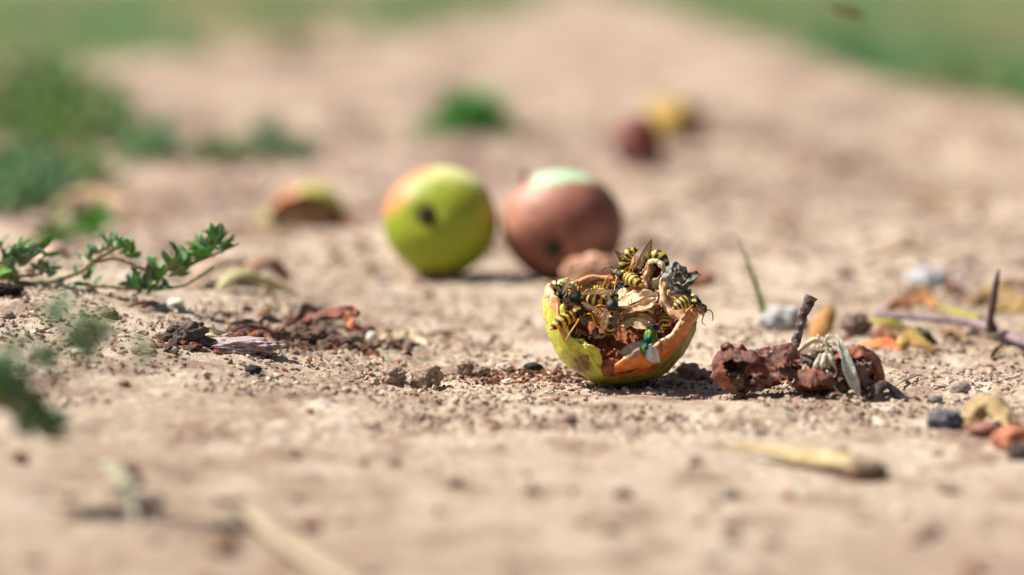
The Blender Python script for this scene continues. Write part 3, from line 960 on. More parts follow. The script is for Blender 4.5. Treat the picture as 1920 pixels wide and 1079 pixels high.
    for L in legs or ():
        obj('leg', tube([at(*p) for p in L], [0.034 * S, 0.034 * S, 0.022 * S, 0.012 * S], 6, 18, col=amber), M['leg'], rt)
    # wings
    wc = (0.24, 0.15, 0.085)
    if wings is None:
        tl_ = 1.12 * S
        bk = T[i_t] * 0.95
        wings = [(P[1] + ls * s * 0.17 * S + lu * 0.16 * S, P[1] + (bk * tl_ + ls * s * (0.17 + fold) * S + lu * 0.30 * S), ls * -s + lu * 0.3) for s in (-1, 1)]
    else:
        wings = [(at(*b), at(*e), (sd[0] * C_R + sd[1] * C_U - sd[2] * C_F)) for b, e, sd in wings]
    for b, e, sd in wings:
        obj('wing', insect_wing(b, e, np.asarray(sd), 0.27 * S, wc), M['wing'], rt)
    return rt


YO = np.array((0.80, 0.43, 0.012))
YG = np.array((0.52, 0.47, 0.04))
wasp([(1206, 526, 111.4), (1192, 514, 111.3), (1181, 509, 111.2), (1172, 494, 111.2), (1178, 477, 111.2), (1198, 466, 111.2)], (-0.9, 0.25, 0.35),
     'wasp standing head down at the apple top with wings raised in a V', wings=[((1180, 512, 111.2), (1152, 468, 111.0), (0.8, -0.4, 0.3)), ((1190, 510, 111.1), (1222, 447, 110.9), (0.9, 0.4, 0.2))],
     yel=YEL, legs=[[(1186, 512, 110.9), (1190, 490, 110.6), (1181, 505, 110.5), (1178, 518, 110.5)]], noleg=(1, 4))
wasp([(1190, 524, 112.4), (1201, 510, 112.5), (1208, 497, 112.4), (1220, 482, 112.2), (1240, 482, 112.0), (1255, 503, 111.9)], (-0.1, 0.9, 0.3),
     'wasp with arched striped abdomen behind the core tube beside grey calyx', yel=YG, noleg=(1, 2, 4, 5), fold=0.1, wings=[((1201, 506, 112.6), (1216, 490, 113.1), (0.2, 0.8, 0)), ((1199, 506, 112.6), (1190, 480, 113.0), (0.2, 0.8, 0))])
wasp([(1158, 513, 111.6), (1166, 516, 111.2), (1173, 519, 110.9), (1182, 523, 110.5), (1193, 529, 110.1), (1204, 536, 109.9)], (0.35, 0.6, 0.75),
     'round striped wasp abdomen resting right under the upright wasp', yel=YEL, S=1.1, noleg=(1, 2, 4), wings=[((1170, 516, 110.9), (1156, 502, 110.6), (0.5, -0.6, 0.4)), ((1171, 520, 110.8), (1160, 530, 110.5), (0.3, 0.5, 0.4))])
wasp([(1172, 543, 111.1), (1160, 540, 111.2), (1149, 539, 111.4), (1138, 538, 111.7), (1124, 540, 112.0), (1108, 544, 112.2)], (0.0, 0.7, 0.7),
     'wasp half hidden under the peach back rim facing right', yel=YEL, S=0.95, noleg=(1, 4), wings=[((1156, 535, 111.1), (1102, 531, 111.4), (0, 0.6, 0.4)), ((1158, 545, 110.9), (1118, 552, 111.2), (0, -0.6, 0.4))])
wasp([(1065, 559, 110.2), (1081, 557, 110.0), (1097, 559, 110.0), (1110, 562, 109.9), (1130, 566, 109.9), (1153, 572, 110.2)], (-0.05, 0.55, 0.85),
     'wasp lying sideways across the left cavity, head at the left rind', yel=YEL, S=1.05, wings=[((1091, 551, 109.7), (1153, 549, 109.7), (0, 0.4, -0.5)), ((1090, 567, 109.7), (1137, 584, 109.5), (0.0, -0.4, 0.5))], noleg=(4,))
wasp([(1148, 559, 109.6), (1148, 574, 109.35), (1147, 588, 109.4), (1146, 598, 109.35), (1144, 613, 109.4), (1143, 630, 109.9)], (0.0, 0.25, 0.95),
     'dark backed wasp clinging upright at the centre, wings folded down its sides', yel=YEL * np.array([0.9, 0.95, 1]), S=1.02, wings=[((1138, 580, 109.15), (1126, 624, 109.0), (0.8, 0, 0.3)), ((1157, 580, 109.15), (1156, 620, 109.0), (-0.8, 0, 0.3))],
     antenna_to=(1, 1178, 532, 109.2), pat=-1.2)
wasp([(1098, 583, 110.4), (1086, 584, 109.9), (1076, 588, 109.6), (1066, 595, 109.3), (1050, 605, 109.0), (1031, 619, 108.8)], (-0.35, 0.6, 0.75),
     'orange striped wasp with its abdomen over the left rind edge', yel=YO, S=1.12, legs=[[(1082, 600, 109.4), (1084, 602, 108.9), (1068, 626, 108.6), (1059, 641, 108.5)]], noleg=(3,),
     wings=[((1086, 578, 109.6), (1060, 576, 109.9), (0, 0.6, 0.3)), ((1088, 592, 109.5), (1096, 614, 109.6), (0.5, 0.3, 0.3))])
wasp([(1046, 541, 110.6), (1052, 551, 110.4), (1056, 560, 110.4), (1058, 568, 110.5), (1062, 580, 110.8), (1066, 594, 111.2)], (0.7, 0.4, 0.5),
     'small wasp at the upper left rind edge stretching one leg over the rim', yel=YG, S=0.85, legs=[[(1048, 545, 110.3), (1036, 536, 109.9), (1033, 531, 109.8), (1020, 521, 109.8)]], noleg=(1, 4),
     wings=[((1054, 552, 110.0), (1068, 519, 109.9), (0.4, 0, 0.5)), ((1056, 556, 110.0), (1060, 582, 109.9), (0.4, 0, 0.5))])
wasp([(1316, 579, 110.0), (1305, 569, 109.7), (1295, 567, 109.6), (1286, 566, 109.5), (1276, 570, 109.4), (1261, 580, 109.3)], (-0.1, 0.75, 0.6),
     'wasp on the right rind below grey calyx, head hanging over outer side', yel=YG * np.array([1.1, 0.95, 1]), S=0.95, legs=[[(1306, 578, 109.4), (1296, 582, 109.1), (1306, 594, 109.0), (1300, 606, 109.0)]],
     wings=[((1304, 562, 109.6), (1262, 554, 109.8), (0, 0.5, -0.3)), ((1306, 572, 109.3), (1318, 594, 109.3), (0.3, 0.3, 0.3))])
wasp([(1238, 574, 110.8), (1241, 584, 110.4), (1243, 592, 110.1), (1245, 598, 109.9), (1246, 608, 109.7), (1247, 618, 109.7)], (0.2, 0.2, 0.95),
     'shaded wasp deep in the right hole between core and orange flap', yel=YEL, S=0.9, noleg=(1, 4))
wasp([(1102, 634, 110.3), (1094, 630, 110.1), (1088, 627, 110.0), (1084, 625, 109.9), (1078, 622, 109.8), (1070, 620, 109.8)], (0.1, 0.7, 0.6),
     'barely visible wasp in the dark left cavity beneath the orange striped one', yel=YG, S=0.75, noleg=(1, 2, 4))
wasp([(1566, 17, 146), (1576, 21, 146), (1586, 23, 146), (1596, 25, 146), (1610, 28, 146), (1622, 31, 146)], (0.1, 0.9, 0.3),
     'blurred wasp flying in front of the green verge at the top', yel=np.array((0.22, 0.13, 0.02)), S=0.8, group='wasps on the wing', pat=-1,
     wings=[((1576, 18, 145.8), (1602, 8, 145), (0.6, 0, 0.5)), ((1576, 18, 146.2), (1606, 14, 147), (0.6, 0, 0.5))])

# greenbottle fly on the orange flap
fp = [at(1226, 613, 108.6), at(1221, 626, 108.25), at(1216, 642, 108.0), at(1213, 652, 107.95), at(1210, 670, 107.95)]
fly = root('greenbottle_fly', fp[2], 'metallic green fly with clear wings on the orange rind flap', 'fly')
cur = catmull(fp, 90)
tt = np.linspace(0, 1, 90)
Tn = nrm(np.gradient(cur, axis=0))
Dn = -C_F * 0.9 + C_U * 0.3
sd = nrm(np.cross(Tn, Dn))
upv = np.cross(sd, Tn)
rad = np.maximum(np.maximum(np.sqrt(np.clip(1 - ((tt - 0.07) / 0.09) ** 2, 0, 1)) * 0.24, np.sqrt(np.clip(1 - ((tt - 0.36) / 0.25) ** 2, 0, 1)) * 0.275),
                 np.maximum(np.sqrt(np.clip(1 - ((tt - 0.79) / 0.205) ** 2, 0, 1)) * 0.265, 0.12 * (tt < 0.9)))
rad = np.maximum(rad, np.sqrt(np.clip(1 - ((tt - 0.53) / 0.07) ** 2, 0, 1)) * 0.19)
rad[0] = rad[-1] = 0.01
ps = np.linspace(0, 2 * np.pi, 32, endpoint=False)
lp = cur[:, None] + rad[:, None, None] * (np.cos(ps)[None, :, None] * upv[:, None] * 0.9 + np.sin(ps)[None, :, None] * sd[:, None])
Vf, Ff = loft(lp)
tq = np.concatenate([np.repeat(tt, 32), [0, 1]])
nz = fbm3(Vf * 4, 2, 3)
fcol = mix((0.006, 0.11, 0.04), (0.15, 0.19, 0.012), sstep(-0.25, 0.3, nz))
fcol = mix(fcol, (0.004, 0.055, 0.06), sstep(0.1, 0.45, -nz))
fcol = mix(fcol, (0.02, 0.02, 0.02), (tq < 0.15).astype(float))
fcol = mix(fcol, (0.02, 0.06, 0.05), np.exp(-((tq - 0.565) / 0.02) ** 2))
obj('body', (Vf, Ff, fcol), M['fly'], fly)
for s in (-1, 1):
    obj('eye', blob(fp[0] + sd[3] * s * 0.15 + upv[3] * 0.03, (0.13, 0.13, 0.16), 0.04, 1, 4, 3, (0.10, 0.02, 0.012)), M['eye'], fly)
for b, e, s_ in (((1208, 643, 107.85), (1162, 662, 107.7), C_U), ((1219, 645, 107.75), (1237, 680, 107.5), C_R)):
    B, E = at(*b), at(*e)
    obj('wing', insect_wing(B, E, (-s_ if s_ is C_U else -C_R) * 1.0 + 0.15 * C_F, 0.5, (0.32, 0.31, 0.29)), M['flywing'], fly)
for pts in ([(1208, 622, 108.2), (1198, 618, 108.0), (1190, 626, 108.3), (1186, 634, 108.6)], [(1226, 634, 108.2), (1238, 640, 107.9), (1240, 654, 108.1), (1242, 660, 108.3)],
            [(1207, 634, 108.2), (1196, 634, 107.9), (1190, 646, 108.1), (1186, 654, 108.3)], [(1228, 622, 108.3), (1240, 624, 108.0), (1246, 634, 108.2), (1252, 640, 108.5)]):
    obj('leg', tube([at(*p) for p in pts], [0.035, 0.035, 0.022, 0.014], 6, 16, col=(0.012, 0.012, 0.012)), M['leg'], fly)


# ------------------------------------------------------------------ the whole apples behind
def whole_apple(name, px, py, Z, R, axis_v, colf, label, squash=0.94, seed=0, dimple=0.22, wide=1.0):
    c = at(px, py, Z)
    ax = nrm(axis_v[0] * C_R + axis_v[1] * C_U - axis_v[2] * C_F)
    D, Fc = ICO[4]
    ca = D @ ax
    ang = np.arccos(np.clip(ca, -1, 1))
    r = R * (1 - dimple * np.exp(-(ang / 0.22) ** 2) - 0.30 * np.exp(-((np.pi - ang) / 0.25) ** 2))
    r = r * (1 + 0.035 * noise3(D * 0.9 + seed * 1.3, seed) + 0.010 * fbm3(D * 2.2 + seed, 2, seed))
    uu_ = D @ C_U
    P = D * r[:, None]
    P = P + C_R * ((P @ C_R) * (wide - 1 - 0.10 * np.clip(-uu_ - 0.1, 0, 1) ** 1.5 * 1.5))[:, None]
    P = P + ax * ((P @ ax) * (squash - 1))[:, None]
    rt = root(name, np.array([c[0], c[1], c[2] - R]), label, 'apple')
    obj('skin', (P + c, [Fc], colf(D, ang, P / R)), M['skin'], rt)
    e0 = nrm(np.cross(ax, (0.3, 0.2, 0.9)))
    e1 = np.cross(ax, e0)
    b = c + ax * R * (1 - dimple) * squash * 0.97
    parts = [blob(b + ax * 0.08, (0.40, 0.36, 0.44), 0.4, 2, seed + 3, 3, (0.035, 0.03, 0.022), (0.07, 0.055, 0.035), 0.5)]
    for k in range(5):
        a = k * 2 * np.pi / 5 + seed
        d = e0 * math.cos(a) + e1 * math.sin(a)
        parts.append(ribbon([b, b + d * 0.34 + ax * 0.16, b + d * 0.5 + ax * 0.34], [0.2, 0.2, 0.04], ax, 0.5, 0.04, 8, 5, 0.08, 3, k, (0.06, 0.05, 0.03), (0.03, 0.025, 0.02)))
    obj('calyx', join(parts), M['calyx'], rt)
    return rt, c


def green_cols(D, ang, P):
    x, u, d = P @ C_R, P @ C_U, P @ C_F
    n = fbm3(D * 1.8, 4, 3)
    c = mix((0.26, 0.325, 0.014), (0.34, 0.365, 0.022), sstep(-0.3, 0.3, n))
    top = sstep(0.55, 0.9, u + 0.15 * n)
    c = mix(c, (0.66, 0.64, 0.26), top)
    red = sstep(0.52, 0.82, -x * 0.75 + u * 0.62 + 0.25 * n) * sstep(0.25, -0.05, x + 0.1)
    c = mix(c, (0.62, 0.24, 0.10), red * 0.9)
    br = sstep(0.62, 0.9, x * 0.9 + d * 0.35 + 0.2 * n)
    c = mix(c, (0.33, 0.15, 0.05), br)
    ft = sstep(-0.72, -0.92, u)  # shade at the apple's bottom, painted into the skin colour
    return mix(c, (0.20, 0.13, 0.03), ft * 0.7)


def brown_cols(D, ang, P):
    x, u, d = P @ C_R, P @ C_U, P @ C_F
    n = fbm3(D * 1.6 + 4, 4, 6)
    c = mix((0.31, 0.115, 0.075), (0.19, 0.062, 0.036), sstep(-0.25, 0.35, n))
    c = mix(c, (0.47, 0.22, 0.15), sstep(0.1, 0.7, -x * 0.6 + u * 0.7))  # sunward upper left painted lighter in the skin colour
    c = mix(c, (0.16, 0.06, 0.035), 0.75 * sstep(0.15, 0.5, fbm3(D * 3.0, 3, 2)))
    c = mix(c, (0.13, 0.048, 0.028), sstep(0.1, 0.7, -u * 0.8 + x * 0.4 + 0.2 * n) * 0.85)  # shade on the lower right painted into the skin colour
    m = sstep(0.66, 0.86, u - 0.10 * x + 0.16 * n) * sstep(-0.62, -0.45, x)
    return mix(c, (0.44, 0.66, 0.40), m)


ZG = 146.5
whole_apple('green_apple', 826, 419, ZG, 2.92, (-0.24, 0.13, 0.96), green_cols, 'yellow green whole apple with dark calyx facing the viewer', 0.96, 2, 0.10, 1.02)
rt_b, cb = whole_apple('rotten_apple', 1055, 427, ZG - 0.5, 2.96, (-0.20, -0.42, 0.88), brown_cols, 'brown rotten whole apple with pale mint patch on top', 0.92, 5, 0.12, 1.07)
obj('stem', tube([at(992, 350, ZG + 1.2), at(984, 336, ZG + 1.4), at(986, 326, ZG + 1.6)], [0.16, 0.14, 0.18], 8, 10, 0.3, 3, 2, (0.09, 0.08, 0.05)), M['bark'], rt_b)


# lump in front of the rotten apple
p0 = G(1105, 528)
tag(obj('apple_chunk', blob(at(1108, 508, 137), (1.35, 0.9, 0.75), 0.3, 1.6, 31, 4, (0.46, 0.20, 0.11), (0.62, 0.36, 0.22), 0.3), M['rot']),
    'pinkish brown apple chunk lying between rotten apple and wasp covered half', 'apple chunk')
tag(obj('apple_chunk', blob(at(1305, 522, 137), (0.8, 0.6, 0.45), 0.35, 1.8, 33, 3, (0.40, 0.14, 0.07), (0.5, 0.27, 0.15), 0.3), M['rot']),
    'small reddish apple scrap on the soil behind the grey calyx', 'apple chunk')


# ------------------------------------------------------------------ far apples
def arch_rim(d):
    return 96 + 5 * noise2(np.asarray(d) / 25.0, np.asarray(d) * 0 + 0.7, 8)


def far_cols(zone, tv, az, dist, V):
    x, u = V @ C_R / 2.5, V @ C_U / 2.5
    n = fbm3(V * 0.9, 3, 4)
    c = mix((0.40, 0.42, 0.05), (0.50, 0.48, 0.10), sstep(-0.2, 0.3, n))
    red = sstep(0.2, 0.5, -x + 0.25 * n)
    c = mix(c, (0.58, 0.17, 0.05), red * 0.95)
    lip = mix((0.52, 0.45, 0.10), (0.55, 0.20, 0.07), sstep(0.15, -0.25, x))
    c = np.where((zone == 1)[:, None], lip, c)
    inn = mix((0.50, 0.27, 0.11), (0.62, 0.42, 0.20), sstep(-0.2, 0.3, n))
    return np.where((zone == 2)[:, None], inn, c)


hb = G(575, 428)
hollow = root('hollow_apple', hb, 'hollowed apple half with red and yellow rind lying open at the left', 'apple')
hz = hb[1]
obj('rind', shell(hb + np.array([0.1, 1.0, 0.1]), 2.55, C_F * 0.66 + C_U * 0.76, C_U, lambda d: np.interp(np.abs(d), [0, 70, 110, 180], [78, 84, 96, 100]) + 4 * noise2(np.asarray(d) / 25.0, np.asarray(d) * 0 + 0.7, 8), th=0.16, wr=0.06, wrf=1.3, seed=8, colf=far_cols, naz=120, nout=30), M['rind'], hollow)
obj('flesh', blob(hb + np.array([0.0, 1.2, 0.25]), (1.7, 1.0, 1.2), 0.3, 2, 14, 4, (0.66, 0.46, 0.24), (0.45, 0.22, 0.09), 0.4), M['flesh'], hollow)
tag(obj('apple_scrap', blob(G(505, 424) + np.array([0, 0, 0.35]), (0.75, 0.6, 0.55), 0.35, 1.6, 35, 3, (0.40, 0.36, 0.12), (0.52, 0.44, 0.2), 0.3), M['rind']),
    'small yellow green apple scrap beside the hollow apple', 'apple scrap')
rb = G(1198, 318)
tag(obj('shrivelled_apple', blob(rb + np.array([0, 1.2, 1.9]), (1.75, 1.7, 2.1), 0.22, 1.4, 37, 4, (0.28, 0.05, 0.025), (0.14, 0.05, 0.045), 0.3), M['rot']),
    'dark red shrivelled apple far up the path', 'apple')
yb = G(1264, 262)
yr = root('shrivelled_apple', yb, 'yellow apple with brown rotten side behind the dark red one', 'apple')
Vy, Fy, Cy = blob(yb + np.array([0.2, 1.6, 1.7]), (2.5, 2.2, 1.95), 0.22, 1.3, 41, 4, (0.62, 0.36, 0.03), (0.55, 0.38, 0.07), 0.2)
ry = (Vy - yb - np.array([0.2, 1.6, 1.7]))[:, 0] / 2.5 + 0.3 * fbm3(Vy * 0.5, 3, 3)
Cy = mix(Cy, (0.28, 0.10, 0.035), sstep(0.25, 0.55, ry))
obj('skin', (Vy, Fy, Cy), M['rot'], yr)


# ------------------------------------------------------------------ dried apple remains at the right
def rot_cols(R):
    def f(zone, tv, az, dist, V):
        n = fbm3(V * 2.2, 4, 5)
        c = mix((0.177, 0.038, 0.014), (0.082, 0.019, 0.010), sstep(-0.2, 0.35, n))
        c = mix(c, (0.326, 0.081, 0.015), sstep(0.15, 0.45, -n) * 0.8)
        dust = sstep(0.15, 0.5, fbm3(V * 1.5 + 9, 4, 8))
        c = mix(c, (0.330, 0.220, 0.150), dust * 0.7)
        c = np.where((zone == 1)[:, None], mix((0.245, 0.062, 0.019), (0.260, 0.130, 0.080), sstep(-0.2, 0.3, n)), c)
        inn = mix((0.095, 0.037, 0.022), (0.200, 0.130, 0.090), sstep(-0.1, 0.3, n))
        return np.where((zone == 2)[:, None], inn, c)
    return f


db = G(1490, 728)
dried = root('dried_apple_remains', db, 'dried dark red apple remains on the soil with a stick behind', 'apple remains')
obj('skin_fold', shell(at(1385, 692, 108.2), 0.92, C_F * 0.9 - C_U * 0.15 - C_R * 0.3, C_U, lambda d: 102 + 14 * noise2(np.asarray(d) / 40.0, np.asarray(d) * 0 + 2.2, 8), th=0.08, wr=0.34, wrf=1.5, oct=2, seed=11, colf=rot_cols(1), naz=110, nout=30, rim_wr=0.12, squash=0.8), M['rot'], dried)
flap([(1346, 665, 107.9), (1362, 658, 107.5), (1390, 663, 107.3), (1425, 680, 107.3), (1446, 676, 107.6)], [0.12, 0.25, 0.22, 0.16, 0.14], (0, 0.7, 0.7), -0.8, 31, (0.150, 0.034, 0.014), (0.088, 0.025, 0.012), th=0.1, wav=0.3, nf=1.6, name='skin_fold', mat='rot', par=dried, n=30)
flap([(1350, 670, 107.6), (1346, 690, 107.3), (1352, 710, 107.2), (1366, 724, 107.2)], [0.15, 0.28, 0.25, 0.12], (-0.6, 0.2, 0.8), -0.7, 32, (0.136, 0.031, 0.012), (0.258, 0.062, 0.012), th=0.1, wav=0.25, nf=1.8, name='skin_fold', mat='rot', par=dried)
obj('skin_fold', blob(at(1466, 688, 108.2), (0.7, 0.45, 0.5), 0.35, 1.3, 43, 4, (0.184, 0.037, 0.014), (0.109, 0.025, 0.011), 0.6, oct=2, crease=0.16), M['rot'], dried)
obj('skin_fold', blob(at(1436, 712, 107.8), (0.5, 0.4, 0.3), 0.35, 1.5, 47, 4, (0.163, 0.037, 0.017), (0.280, 0.160, 0.110), 0.6, oct=3, crease=0.16), M['rot'], dried)
obj('skin_fold', blob(at(1518, 718, 107.5), (0.6, 0.4, 0.32), 0.35, 1.4, 53, 4, (0.190, 0.037, 0.012), (0.280, 0.150, 0.100), 0.6, oct=3, crease=0.16), M['rot'], dried)
obj('skin_fold', blob(at(1560, 715, 107.8), (0.900, 0.600, 0.450), 0.35, 1.4, 59, 4, (0.102, 0.031, 0.019), (0.240, 0.150, 0.100), 0.6, oct=3, crease=0.16), M['rot'], dried)
obj('skin_fold', shell(at(1600, 700, 108.4), 1.02, C_F * 0.9 + C_U * 0.1 + C_R * 0.35, C_U, lambda d: 98 + 12 * noise2(np.asarray(d) / 40.0, np.asarray(d) * 0 + 5.2, 8), th=0.07, wr=0.22, wrf=1.3, oct=2, seed=17, colf=rot_cols(1), naz=110, nout=30, rim_wr=0.08), M['rot'], dried)
flap([(1556, 672, 108.0), (1582, 662, 107.7), (1612, 655, 107.7), (1636, 662, 107.9), (1650, 682, 108.0)], [0.10, 0.18, 0.20, 0.16, 0.1], (0.100, 0.850, 0.500), -0.6, 34, (0.313, 0.081, 0.015), (0.170, 0.037, 0.012), th=0.08, wav=0.15, nf=1.8, name='skin_fold', mat='rot', par=dried, n=26)
flap([(1565, 690, 107.6), (1590, 688, 107.3), (1612, 700, 107.3)], [0.12, 0.2, 0.12], (0, 0.5, 0.9), 0.4, 35, (0.150, 0.031, 0.012), (0.095, 0.031, 0.019), th=0.08, wav=0.2, name='skin_fold', mat='rot', par=dried)
for k, (pp, ww, cu, c1, c2) in enumerate((
        ([(1440, 690, 107.4), (1448, 668, 107.3), (1466, 654, 107.3), (1492, 652, 107.5), (1500, 662, 107.6)], [0.12, 0.22, 0.28, 0.24, 0.1], -0.8, (0.204, 0.046, 0.015), (0.116, 0.025, 0.012)),
        ([(1440, 680, 107.2), (1466, 682, 106.9), (1490, 676, 107.0), (1504, 664, 107.2)], [0.06, 0.2, 0.22, 0.06], 0.8, (0.245, 0.062, 0.019), (0.136, 0.031, 0.012)),
        ([(1390, 668, 107.2), (1420, 678, 106.9), (1450, 690, 106.9), (1474, 712, 107.0)], [0.08, 0.14, 0.18, 0.06], -0.9, (0.163, 0.037, 0.019), (0.095, 0.025, 0.012)),
        ([(1490, 716, 106.8), (1512, 704, 106.6), (1536, 706, 106.6), (1552, 716, 106.8)], [0.1, 0.26, 0.26, 0.1], -0.9, (0.224, 0.053, 0.019), (0.122, 0.031, 0.015)),
        ([(1352, 655, 107.5), (1362, 650, 107.4), (1372, 654, 107.4), (1376, 664, 107.3)], [0.1, 0.18, 0.18, 0.08], -0.7, (0.286, 0.074, 0.012), (0.095, 0.031, 0.012)))):
    flap(pp, ww, (0.100, 0.600, 0.800), cu, 150 + k, c1, c2, th=0.07, wav=0.16, nf=2.0, name='skin_fold', mat='rot', par=dried, n=26)
for k, (pp, ww, nn_, cu, c1, c2) in enumerate((
        ([(1342, 672, 107.3), (1362, 662, 106.9), (1390, 664, 106.8), (1418, 674, 106.8), (1442, 690, 107.0)], [0.1, 0.32, 0.30, 0.26, 0.12], (0, 0.75, 0.65), -0.6, (0.19, 0.042, 0.014), (0.10, 0.026, 0.012)),
        ([(1350, 660, 107.2), (1344, 684, 106.9), (1350, 708, 106.8), (1368, 728, 106.9)], [0.14, 0.30, 0.30, 0.14], (-0.6, 0.15, 0.8), -0.6, (0.20, 0.045, 0.014), (0.34, 0.09, 0.014)),
        ([(1428, 700, 106.9), (1446, 676, 106.6), (1472, 664, 106.6), (1500, 668, 106.9)], [0.14, 0.42, 0.44, 0.16], (0.1, 0.55, 0.85), -0.5, (0.24, 0.055, 0.018), (0.13, 0.03, 0.013)),
        ([(1436, 720, 106.8), (1450, 702, 106.6), (1474, 696, 106.6), (1498, 704, 106.8)], [0.12, 0.30, 0.32, 0.1], (-0.1, 0.5, 0.85), -0.5, (0.20, 0.05, 0.02), (0.26, 0.15, 0.10)),
        ([(1482, 724, 106.5), (1506, 706, 106.3), (1534, 704, 106.3), (1562, 722, 106.5)], [0.12, 0.40, 0.40, 0.12], (0, 0.55, 0.85), -0.5, (0.26, 0.06, 0.02), (0.15, 0.036, 0.016)),
        ([(1556, 676, 107.4), (1584, 664, 107.1), (1614, 656, 107.0), (1638, 666, 107.2), (1650, 692, 107.4), (1648, 720, 107.5)], [0.1, 0.24, 0.28, 0.26, 0.24, 0.1], (0.25, 0.65, 0.7), -0.6, (0.38, 0.09, 0.016), (0.15, 0.035, 0.014)),
        ([(1396, 704, 107.1), (1416, 688, 106.8), (1440, 690, 106.8), (1460, 716, 107.0)], [0.12, 0.30, 0.32, 0.14], (-0.2, 0.4, 0.9), 0.6, (0.17, 0.04, 0.016), (0.24, 0.14, 0.095)),
        ([(1490, 676, 107.4), (1512, 672, 107.2), (1536, 684, 107.2), (1556, 706, 107.3)], [0.12, 0.34, 0.36, 0.14], (0.2, 0.5, 0.85), -0.6, (0.14, 0.04, 0.02), (0.22, 0.14, 0.10)),
        ([(1380, 660, 107.2), (1404, 668, 107.0), (1424, 664, 107.0), (1446, 652, 107.2)], [0.08, 0.20, 0.20, 0.08], (0.1, 0.8, 0.5), 0.9, (0.22, 0.05, 0.016), (0.12, 0.03, 0.014)),
        ([(1560, 700, 107.0), (1590, 690, 106.7), (1618, 704, 106.8), (1630, 726, 107.0)], [0.12, 0.28, 0.26, 0.12], (0.1, 0.5, 0.85), 0.6, (0.13, 0.035, 0.018), (0.20, 0.11, 0.075)))):
    flap(pp, ww, nn_, cu * 0.6, 170 + k, np.array(c1) * 0.78, np.array(c2) * 0.7, th=0.05, wav=0.30, nf=1.0, name='skin_fold', mat='rot', par=dried, n=44, m=25, sharp=0.10, jag=0.22, edge=(0.26, 0.08, 0.03))
for k, (px, py, w_) in enumerate(((1378, 715, 0.28), (1620, 690, 0.30), (1485, 655, 0.2), (1545, 665, 0.32))):
    obj('soil_crust', blob(at(px, py, 107.7), (w_ * 1.2, w_, w_), 0.6, 2.2, 61 + k, 3, (0.270, 0.190, 0.135), (0.160, 0.105, 0.075), 0.6), M['clod'], dried)

stk = tube([at(1489, 660, 109.6), at(1494, 635, 109.6), at(1502, 605, 109.6), at(1509, 582, 109.6), at(1522, 556, 109.6)], [0.17, 0.17, 0.18, 0.20, 0.24], 14, 90, 0.28, 4.5, 7, (0.15, 0.08, 0.065), (0.32, 0.29, 0.26))
tag(obj('stick', stk, M['bark']), 'dark rough stick standing up behind the dried red apple remains', 'stick')

# dry white seed head and blade leaning on the remains
wh, wh2 = (0.72, 0.68, 0.54), (0.52, 0.46, 0.33)
sh_ = root('dry_seed_head', at(1545, 715, 107.0), 'bleached white dry grass seed head draped over the red remains', 'seed head')
obj('stem', tube([at(1498, 658, 107.4), at(1510, 648, 107.2), at(1525, 638, 107.1), at(1545, 640, 107.0), at(1552, 660, 106.9), at(1552, 690, 106.8)], [0.09, 0.10, 0.11, 0.12, 0.11, 0.12], 9, 36, 0.3, 4, 3, (0.62, 0.55, 0.38), (0.45, 0.37, 0.22)), M['dry'], sh_)
for k, (a, b, w_) in enumerate((((1548, 642), (1556, 624), .1), ((1540, 640), (1532, 626), .07), ((1550, 640), (1570, 648), .1), ((1545, 640), (1562, 628), .08), ((1548, 645), (1536, 652), .09), ((1540, 664), (1520, 702), .14), ((1546, 662), (1540, 700), .14), ((1554, 662), (1568, 694), .13),
                              ((1530, 690), (1516, 722), .05), ((1538, 696), (1526, 724), .04), ((1545, 700), (1580, 746), .05), ((1550, 694), (1562, 706), .1), ((1556, 650), (1564, 672), .08), ((1538, 645), (1530, 655), .06))):
    m_ = ((a[0] + b[0]) / 2 + (k % 3 - 1) * 2, (a[1] + b[1]) / 2)
    flap([(*a, 106.8), (*m_, 106.55), (*b, 106.6)], [w_ * 0.5, w_, 0.015], (0.3 * (k % 3 - 1), 0.3, 0.9), -0.9, 40 + k, wh, wh2, (0.84, 0.82, 0.7), th=0.03, wav=0.03, name='husk', mat='dry', par=sh_, n=12)
bl_ = ribbon([at(1568, 628, 107.0), at(1580, 655, 106.6), at(1590, 690, 106.3), at(1602, 722, 106.2), at(1612, 744, 106.2)], [0.03, 0.17, 0.27, 0.23, 0.03], -C_F + 0.4 * C_R, 0.5, 0.03, 26, 9, 0.05, 3, 3, (0.60, 0.58, 0.47), (0.48, 0.46, 0.36), (0.72, 0.70, 0.58))
tag(obj('dry_leaf', bl_, M['dry']), 'pale grey dry grass blade leaning on the right of the red remains', 'dry leaf')
dk = ribbon([at(1612, 752, 106.2), at(1632, 742, 106.3), at(1652, 722, 106.5), at(1664, 716, 106.8), at(1690, 742, 106.6), at(1712, 746, 106.5)], [0.03, 0.16, 0.26, 0.2, 0.16, 0.04], C_U * 0.7 - C_F * 0.6, -0.9, 0.04, 30, 9, 0.08, 3, 5, (0.035, 0.03, 0.027), (0.10, 0.075, 0.055))
tag(obj('dead_leaf', dk, M['dry']), 'crumpled blackish dead leaf at the right foot of the red remains', 'dead leaf')


